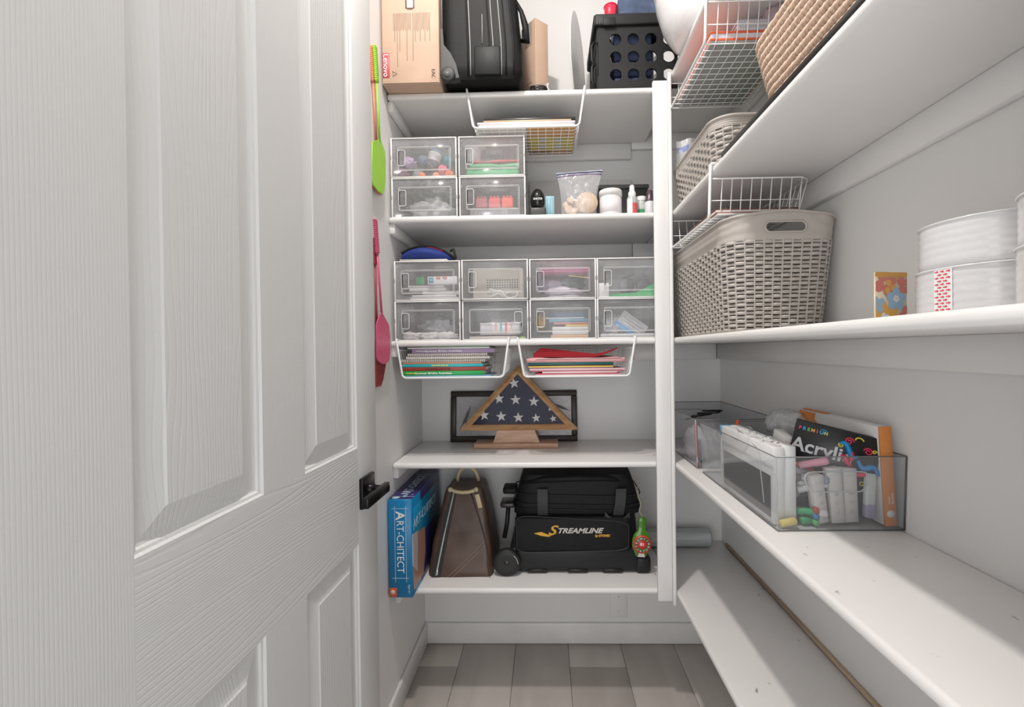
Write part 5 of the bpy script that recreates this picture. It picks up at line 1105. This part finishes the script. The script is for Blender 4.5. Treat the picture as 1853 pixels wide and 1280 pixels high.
# brown leather bag
Yl = 1.555
l0 = at(770, 1046, Y=Yl).x; l1 = at(893, 1046, Y=Yl).x; lt0 = at(806, 870, Y=Yl + .06).x; lt1 = at(872, 870, Y=Yl + .06).x
t = thing('leather_bag', 'brown leather bowling bag with tan rolled handles beside the blue box', 'bag', ((l0 + l1) / 2, Yl, T5)); wb_ = (l1 - l0); wt_ = lt1 - lt0; offx = (lt0 + lt1 - l0 - l1) / 2
lth = C('brown_leather', (.085, .048, .033), .40, noise=(14, .25, (1, 1, 1)), bump=(220, .18, .0006)); drk = C('zip_tape_black', (.012, .011, .010), .5)
def lf(u, v, o=0):
    P = rr(1, 1, .10, 80)[int(round(u * 80)) % 80][0]; f = v ** .85; w = wb_ + (wt_ - wb_) * f + .018 * sin(pi * v); d = .27 + (.13 - .27) * v
    e = 1 if 0 < v < 1 else .97; x = P[0] * w * e + offx * v + .004 * NZ.noise(Vector((v * 5, u * 9, 1))); y = .135 + P[1] * d * e + .030 * v * 0 + .003 * NZ.noise(Vector((v * 7, u * 8, 5)))
    return (x, y, v * .288)
body = MB(); body.grid(lf, 80, 28, True, True); n0 = [lf(k / 80, 0) for k in range(80)]; n1 = [lf(k / 80, 1) for k in range(80)]; body.add(n0 + n1, [tuple(range(79, -1, -1)), tuple(range(80, 160))])
part('bag_body', body, lth, t)
def ff(x, v, o=.002):                           # point on the front face, x from -1 to 1
    w = wb_ + (wt_ - wb_) * v ** .85 + .018 * sin(pi * v); d = .27 + (.13 - .27) * v; return (x * w / 2 + offx * v, .135 - d / 2 - o, v * .288)
def ff2(x, v, o=.0015): p = ff(x, v, o); return p
part('zipper_tape', MB().grid(lambda u, v: ff(-.86 + .30 * u + .18 * v, .02 + .95 * v, .0022), 2, 16), drk, t)
part('zipper', MB().tube([ff(-.70 + .18 * k / 12, .03 + .93 * k / 12, .004) for k in range(13)], .0028, 6), C('zip_sage', (.42, .48, .42), .4), t)
part('zip_pull', MB().rbox((-.003, -.002, -.02), (.003, .001, .0), .001, 1, T(*ff(-.69, .10, .006))), C('steel', (.7, .7, .7), .2, metal=1), t)
part('stitching', MB().tube([ff(-.36 + 1.18 * k / 8, .01 + .40 * k / 8, .0018) for k in range(9)], .0008, 4), C('stitch_tan', (.36, .26, .19)), t)
part('stitching', MB().tube([ff(-.22 + 1.08 * k / 8, .01 + .36 * k / 8, .0018) for k in range(9)], .0008, 4), C('stitch_tan', (.36, .26, .19)), t)
part('piping', MB().tube([ff(.10 + .72 * (k / 12) ** .7 if 0 else (.90 - .55 * (k / 12) ** 2.2), .02 + .93 * k / 12, .001) for k in range(13)], .0028, 6), C('piping_brown', (.05, .03, .02), .5), t)
tan_ = C('tan_handle', (.62, .50, .31), .45)
for k, (yy, hh_) in enumerate(((.06, .030), (.15, .055))):
    part('handle', MB().tube([(offx + .046 * cos(a) * (1.0 - .15 * k), yy - .010 * sin(a), .286 + hh_ * (sin(a) if k else -.42 * sin(a)) + .006) for a in [pi * j / 14 for j in range(15)]], .0066, 8), tan_, t)
for sx_ in (-1, 1): part('handle_tab', MB().lathe([(0, 0), (.008, 0), (.008, .005), (0, .006)], 14, T(offx + sx_ * .046, .050, .290) @ RX(pi / 2)), tan_, t)
part('luggage_tag', MB().rbox((-.008, -.003, -.05), (.008, .0, 0), .003, 2, T(offx + .048, .052, .272) @ RY(-.25)), tan_, t)
# black rolling ball bag
Yb = 1.59
rx0 = at(925, 1000, Y=Yb).x; rx1 = at(1168, 1000, Y=Yb).x
t = thing('rolling_bag', 'black rolling bag lettered Streamline with wheels beside the brown bag', 'bag', (rx0, Yb, T5 + .004)); RW = rx1 - rx0; nyl = C('bag_black', (.006, .006, .007), .6, spec=.3, noise=(40, .3, (1, 1, 1)), bump=(120, .4, .001)); nyl2 = C('bag_black_shiny', (.014, .014, .015), .40, spec=.35); gyn = C('bag_grey', (.032, .034, .036), .6)
part('base_shell', MB().rbox((-.005, -.006, 0), (RW, .225, .085), .014, 3), nyl2, t)
def rb(u, v):
    P = rr(1, 1, .12, 80)[int(round(u * 80)) % 80][0]; w = RW * (.93 - .03 * v); d = .21 - .02 * v; return (RW * .49 + P[0] * w + .004 * NZ.noise(Vector((u * 8, v * 5, 2))), .112 + P[1] * d, .08 + v * .125 + .004 * NZ.noise(Vector((u * 6, v, 1))))
body = MB(); body.grid(rb, 80, 12, True, True); body.add([rb(k / 80, 1) for k in range(80)], [tuple(range(80))]); part('bag_body', body, nyl, t)
part('front_pocket', MB().rbox((.016, -.018, .072), (RW - .055, .012, .198), .012, 3), nyl, t)
part('pocket_piping', MB().tube([(.016 + (RW - .071) * (.5 + .5 * p[0][0] * 2 * .97), -.0185, .135 + p[0][1] * .115 + (.012 if p[0][1] > 0 else -.004) * (-p[0][0] * 2)) for p in rr(1, 1, .14, 60)], .0017, 5, True), gyn, t)
def rc(u, v):
    P = rr(1, 1, .18, 80)[int(round(u * 80)) % 80][0]; q = 1 - .12 * v ** 2; return (RW * .50 + P[0] * RW * (.96 if v < .3 else .94) * q, .108 + P[1] * .19 * q, .196 + v * .135 + .007 * NZ.noise(Vector((u * 7, v * 3, 9))))
body = MB(); body.grid(rc, 80, 14, True, True); body.add([rc(k / 80, 1) for k in range(80)], [tuple(range(80))]); part('upper_compartment', body, nyl, t)
for zz in (.215, .232, .265): part('zipper', MB().tube([(RW * .5 + p[0][0] * RW * .965, .108 + p[0][1] * .196, zz + .004 * sin(i_ / 5)) for i_, p in enumerate(rr(1, 1, .18, 60))], .0022, 5, True), nyl2, t)
part('top_handle', MB().tube([(RW * .08, .04, .300), (RW * .25, .02, .318), (RW * .5, .012, .325), (RW * .72, .02, .322), (RW * .9, .04, .302)], [.008, .011, .013, .011, .008], 8), nyl, t)
for xx in (.24, .80): part('strap', MB().grid(lambda u, v, xx=xx: (RW * xx + .036 * u - .018 + (.012 * v if xx > .5 else 0), -.002 - .010 * sin(pi * v), .195 + .095 * v), 2, 8), gyn, t)
part('strap_tail', MB().grid(lambda u, v: (RW * .70 + .085 * v, -.012 - .006 * sin(pi * v), .190 + .024 * u - .030 * sin(pi * v)), 2, 10), gyn, t)
part('end_handle', MB().rbox((-.040, .03, .212), (.012, .10, .232), .007, 2), C('handle_dark', (.03, .025, .025), .25), t); part('end_handle', MB().rbox((-.030, .03, .262), (.02, .10, .285), .007, 2), nyl, t)
part('side_strut', MB().tube([(-.012, .05, .21), (-.018, .05, .15), (-.028, .05, .10)], .008, 8), nyl2, t)
wcx, wcz = at(918, 1010, Y=Yb).x - rx0, .0395
WS = Matrix.Diagonal((1.18, 1, 1.18, 1)); WT = T(wcx, -.018, .0425) @ RX(pi / 2) @ Matrix.Diagonal((1.18, 1.18, 1, 1))
w_t = part('wheel', MB().lathe([(.022, -.013), (.036, -.013), (.0395, -.008), (.0395, .008), (.036, .013), (.022, .013)], 36, WT), C('wheel_rubber', (.012, .012, .012), .5), t)
part('wheel_hub', MB().lathe([(0, -.011), (.024, -.011), (.024, .010), (.010, .011), (.008, .014), (0, .014)], 30, WT), C('hub_dark', (.02, .02, .021), .3), w_t)
for k in range(6): part('wheel_spoke', MB().rbox((.008, -.002, .009), (.023, .002, .0125), .001, 1, WT @ RZ(k * pi / 3)), C('hub_dark', (.02, .02, .02), .3), w_t)
part('wheel_guard', MB().tube([(wcx + .040 * cos(a), -.034, wcz + .040 * sin(a)) for a in [(.9 - k * .12) for k in range(8)]], .0013, 5), C('guard_light', (.55, .55, .55), .3), t)
part('corner_foot', MB().rbox((RW - .035, -.012, -.004), (RW + .018, .06, .055), .012, 3), nyl2, t)
for xx in (.12, .42, .68): part('base_rib', MB().rbox((RW * xx, -.010, 0), (RW * xx + .07, -.002, .012), .003, 1), nyl2, t)
gold = C('gold_thread', (.70, .36, .03), .5); silv = C('silver_thread', (.58, .54, .50), .5)
lx = at(968, 965, Y=Yb - .02).x - rx0; lz = at(1020, 962, Y=Yb - .02).z - T5 - .004; lx2 = at(1088, 962, Y=Yb - .02).x - rx0
text('S', .046, gold, t, T(lx + .058, -.0195, lz + .002) @ FACE, bold=.0008, shear=.35, sx=1.3)
text('TREAMLINE', .0245, silv, t, T((lx + .078 + lx2) / 2, -.0195, lz + .001) @ FACE, bold=.0008, shear=.35, sx=1.22)
text('by ETONIC', .0105, gold, t, T(lx2 + .004, -.0195, lz - .016) @ FACE, bold=.0006, shear=.2)
part('logo_swoosh', MB().prism([(lx - .004, lz - .007), (lx + .022, lz - .002), (lx + .052, lz - .014), (lx + .062, lz - .012), (lx + .048, lz - .019), (lx + .022, lz - .016)], -.0196, -.0190), gold, t)
# bottle shaped tag
q = at(1162, 985, Y=Yb - .035)
t = thing('bottle_keychain', 'green bottle-shaped tag with a red round label hanging on the black bag', 'tag', (q.x, Yb - .024, q.z + .004), (0, .06, 0)); t.scale = (1.22, 1.22, 1.22); gg = clear('green_glass', (.07, .24, .015), .85, .08, .2)
part('bottle_body', MB().lathe([(0, -.042), (.014, -.042), (.017, -.036), (.026, -.016), (.027, .004), (.022, .020), (.012, .032), (.0095, .046), (.0125, .056), (.0115, .064), (.006, .069), (0, .070)], 24, sy=.35), gg, t)
part('round_label', MB().lathe([(0, 0), (.0255, 0), (.0255, .0008), (0, .0008)], 32, T(0, -.0095, -.004) @ RX(pi / 2)), C('tag_red', (.62, .05, .04), .4), t)
part('label_ring', MB().tube([(.0175 * cos(a), -.0106, -.004 + .0175 * sin(a)) for a in [2 * pi * k / 32 for k in range(32)]], .0036, 5, True), C('tag_green', (.03, .16, .05), .4), t)
for k in range(12):
    a = 2 * pi * k / 12; text('BOWLINGCLASS'[k], .0068, wl, t, T(.0175 * sin(a - 1.3), -.0146, -.004 + .0175 * cos(a - 1.3)) @ RY(a - 1.3) @ FACE)
text('81', .012, wl, t, T(0, -.0115, -.004) @ FACE, bold=.0002)
part('foot_label', MB().prism([(-.010, -.040), (.010, -.040), (.006, -.026), (-.006, -.026)], -.0085, -.0065), C('label_pale', (.66, .60, .55)), t)
part('hang_cord', MB().tube([(0, 0, .070), (-.010, .002, .085), (-.006, .002, .105), (-.014, .006, .125), (-.018, .012, .150)], .0022, 6), C('cord_khaki', (.38, .34, .26), .7), t)
# grey roll
q = at(1240, 970, Y=1.80)
t = thing('ribbed_roll', 'roll of grey ribbed vinyl liner lying behind the corner post', 'roll', (.388, 1.800, T5 + .036)); RR_ = .034; L_ = .245
mb = MB(); mb.lathe([(.020, 0), (RR_ - .001, 0), (RR_, .002)] + [(RR_ + (.0006 if k % 2 else -.0004), .004 + (L_ - .008) * k / 80) for k in range(81)] + [(RR_ - .001, L_), (.020, L_)], 40, RY(pi / 2)); part('outer_wrap', mb, C('liner_grey', (.46, .49, .50), .35, noise=(4, .25, (1, 14, 14))), t)
mb = MB()
for r in (.010, .015, .020, .025, .030): mb.tube([(L_ + .0005, r * cos(a), r * sin(a)) for a in [2 * pi * k / 24 for k in range(24)]], .0012, 4, True)
part('roll_end', mb, C('liner_edge', (.42, .45, .46), .4), t); part('roll_core', MB().lathe([(0, .002), (.020, .002), (.020, L_ - .002), (0, L_ - .002)], 24, RY(pi / 2)), C('liner_grey', (.46, .49, .50)), t)
# ============================================================= fly swatters on the left wall
def onwall(px, py, o=.004): q = at(px, py, X=XL + o); return q.y, q.z
def swatter(label, pts_handle, blade, m, o, mesh=False, ribs=(0, .65)):
    """pts_handle: top, grip end, blade top (pixels); blade: outline pixels"""
    P = [onwall(*p, o) for p in pts_handle]; y0, z0 = P[0]
    t = thing('fly_swatter', label, 'fly swatter', (XL + o, y0, z0), (0, 0, 0), 'plastic fly swatters on the left wall')
    loc = lambda p: (0, p[0] - y0, p[1] - z0)
    a, b, c = [Vector(loc(p)) for p in P]
    part('grip', MB().tube([a + (b - a) * k / 20 for k in range(21)], [.008 + (.0012 if k % 2 else 0) for k in range(21)], 8, mx=Matrix.Diagonal((.45, 1, 1, 1))), m, t)
    for k in range(18):
        p = a + (b - a) * (k + .8) / 19; part('grip_rib', MB().rbox((-.0046, -.0085, -.0016), (.0050, .0085, .0016), .0006, 1, T(*p)), m, t)
    part('shaft', MB().tube([b, (b + c) / 2, c], [.0052, .0050, .0058], 8, mx=Matrix.Diagonal((.55, 1, 1, 1))), m, t)
    O = [onwall(*p, o) for p in blade]; O = [(p[0] - y0, p[1] - z0) for p in O]
    if not mesh:
        part('blade', MB().prism(O, -.0012, .0014, 'x'), m, t)
        part('blade_edge', MB().tube([(0, *p) for p in O], .0017, 5, True), m, t)
    else:
        part('blade_edge', MB().tube([(0, *p) for p in O], .0025, 5, True), m, t)
        ymin, ymax = min(p[0] for p in O), max(p[0] for p in O); zmin, zmax = min(p[1] for p in O), max(p[1] for p in O); mb = MB()
        def span(v, ax):
            r = []
            for i in range(len(O)):
                p, q = O[i], O[(i + 1) % len(O)]
                if (p[ax] - v) * (q[ax] - v) < 0: f = (v - p[ax]) / (q[ax] - p[ax]); r.append(p[1 - ax] + f * (q[1 - ax] - p[1 - ax]))
            return (min(r), max(r)) if len(r) > 1 else None
        k = ymin + .004
        while k < ymax:
            s = span(k, 0)
            if s: mb.tube([(0, k, s[0]), (0, k, s[1])], .0011, 4)
            k += .0065
        k = zmin + .004
        while k < zmax:
            s = span(k, 1)
            if s: mb.tube([(.001, s[0], k), (.001, s[1], k)], .0011, 4)
            k += .0065
        part('blade_mesh', mb, m, t, kind='stuff')
    return t
gm = C('swatter_green', (.36, .72, .05), .4); om2 = C('swatter_orange', (.90, .26, .14), .4); pm = C('swatter_pink', (.70, .10, .22), .4); rm = C('swatter_red', (.42, .06, .06), .4)
blade_g = [(674, 257), (688, 253), (696, 275), (697, 290), (697, 325), (695, 345), (692, 351), (684, 346), (675, 334), (673, 325), (673, 290)]
swatter('orange plastic fly swatter mostly hidden behind the green one', [(673, 84), (675.5, 150), (681, 256)], [(p[0] - 1.5, p[1] + 2) for p in blade_g], om2, .0065)
swatter('lime green fly swatter hanging above the pink one', [(678, 82), (682, 150), (687, 256)], blade_g, gm, .017)
blade_p = [(690, 566), (694, 572), (703, 588), (705.5, 610), (705.5, 640), (704, 652), (698, 658), (690, 658), (683, 652), (681, 645), (681, 610), (681, 588), (684, 578)]
blade_r = [(682, 600), (694, 600), (698, 640), (697, 660), (693, 685), (689, 698), (681, 700), (680, 660), (680, 620)]
swatter('dark red mesh fly swatter mostly hidden behind the pink one', [(675, 430), (679, 480), (682, 596)], blade_r, rm, .0065, True)
swatter('hot pink fly swatter hanging below the lime green one', [(678.5, 396), (683, 460), (691, 572)], blade_p, pm, .017)
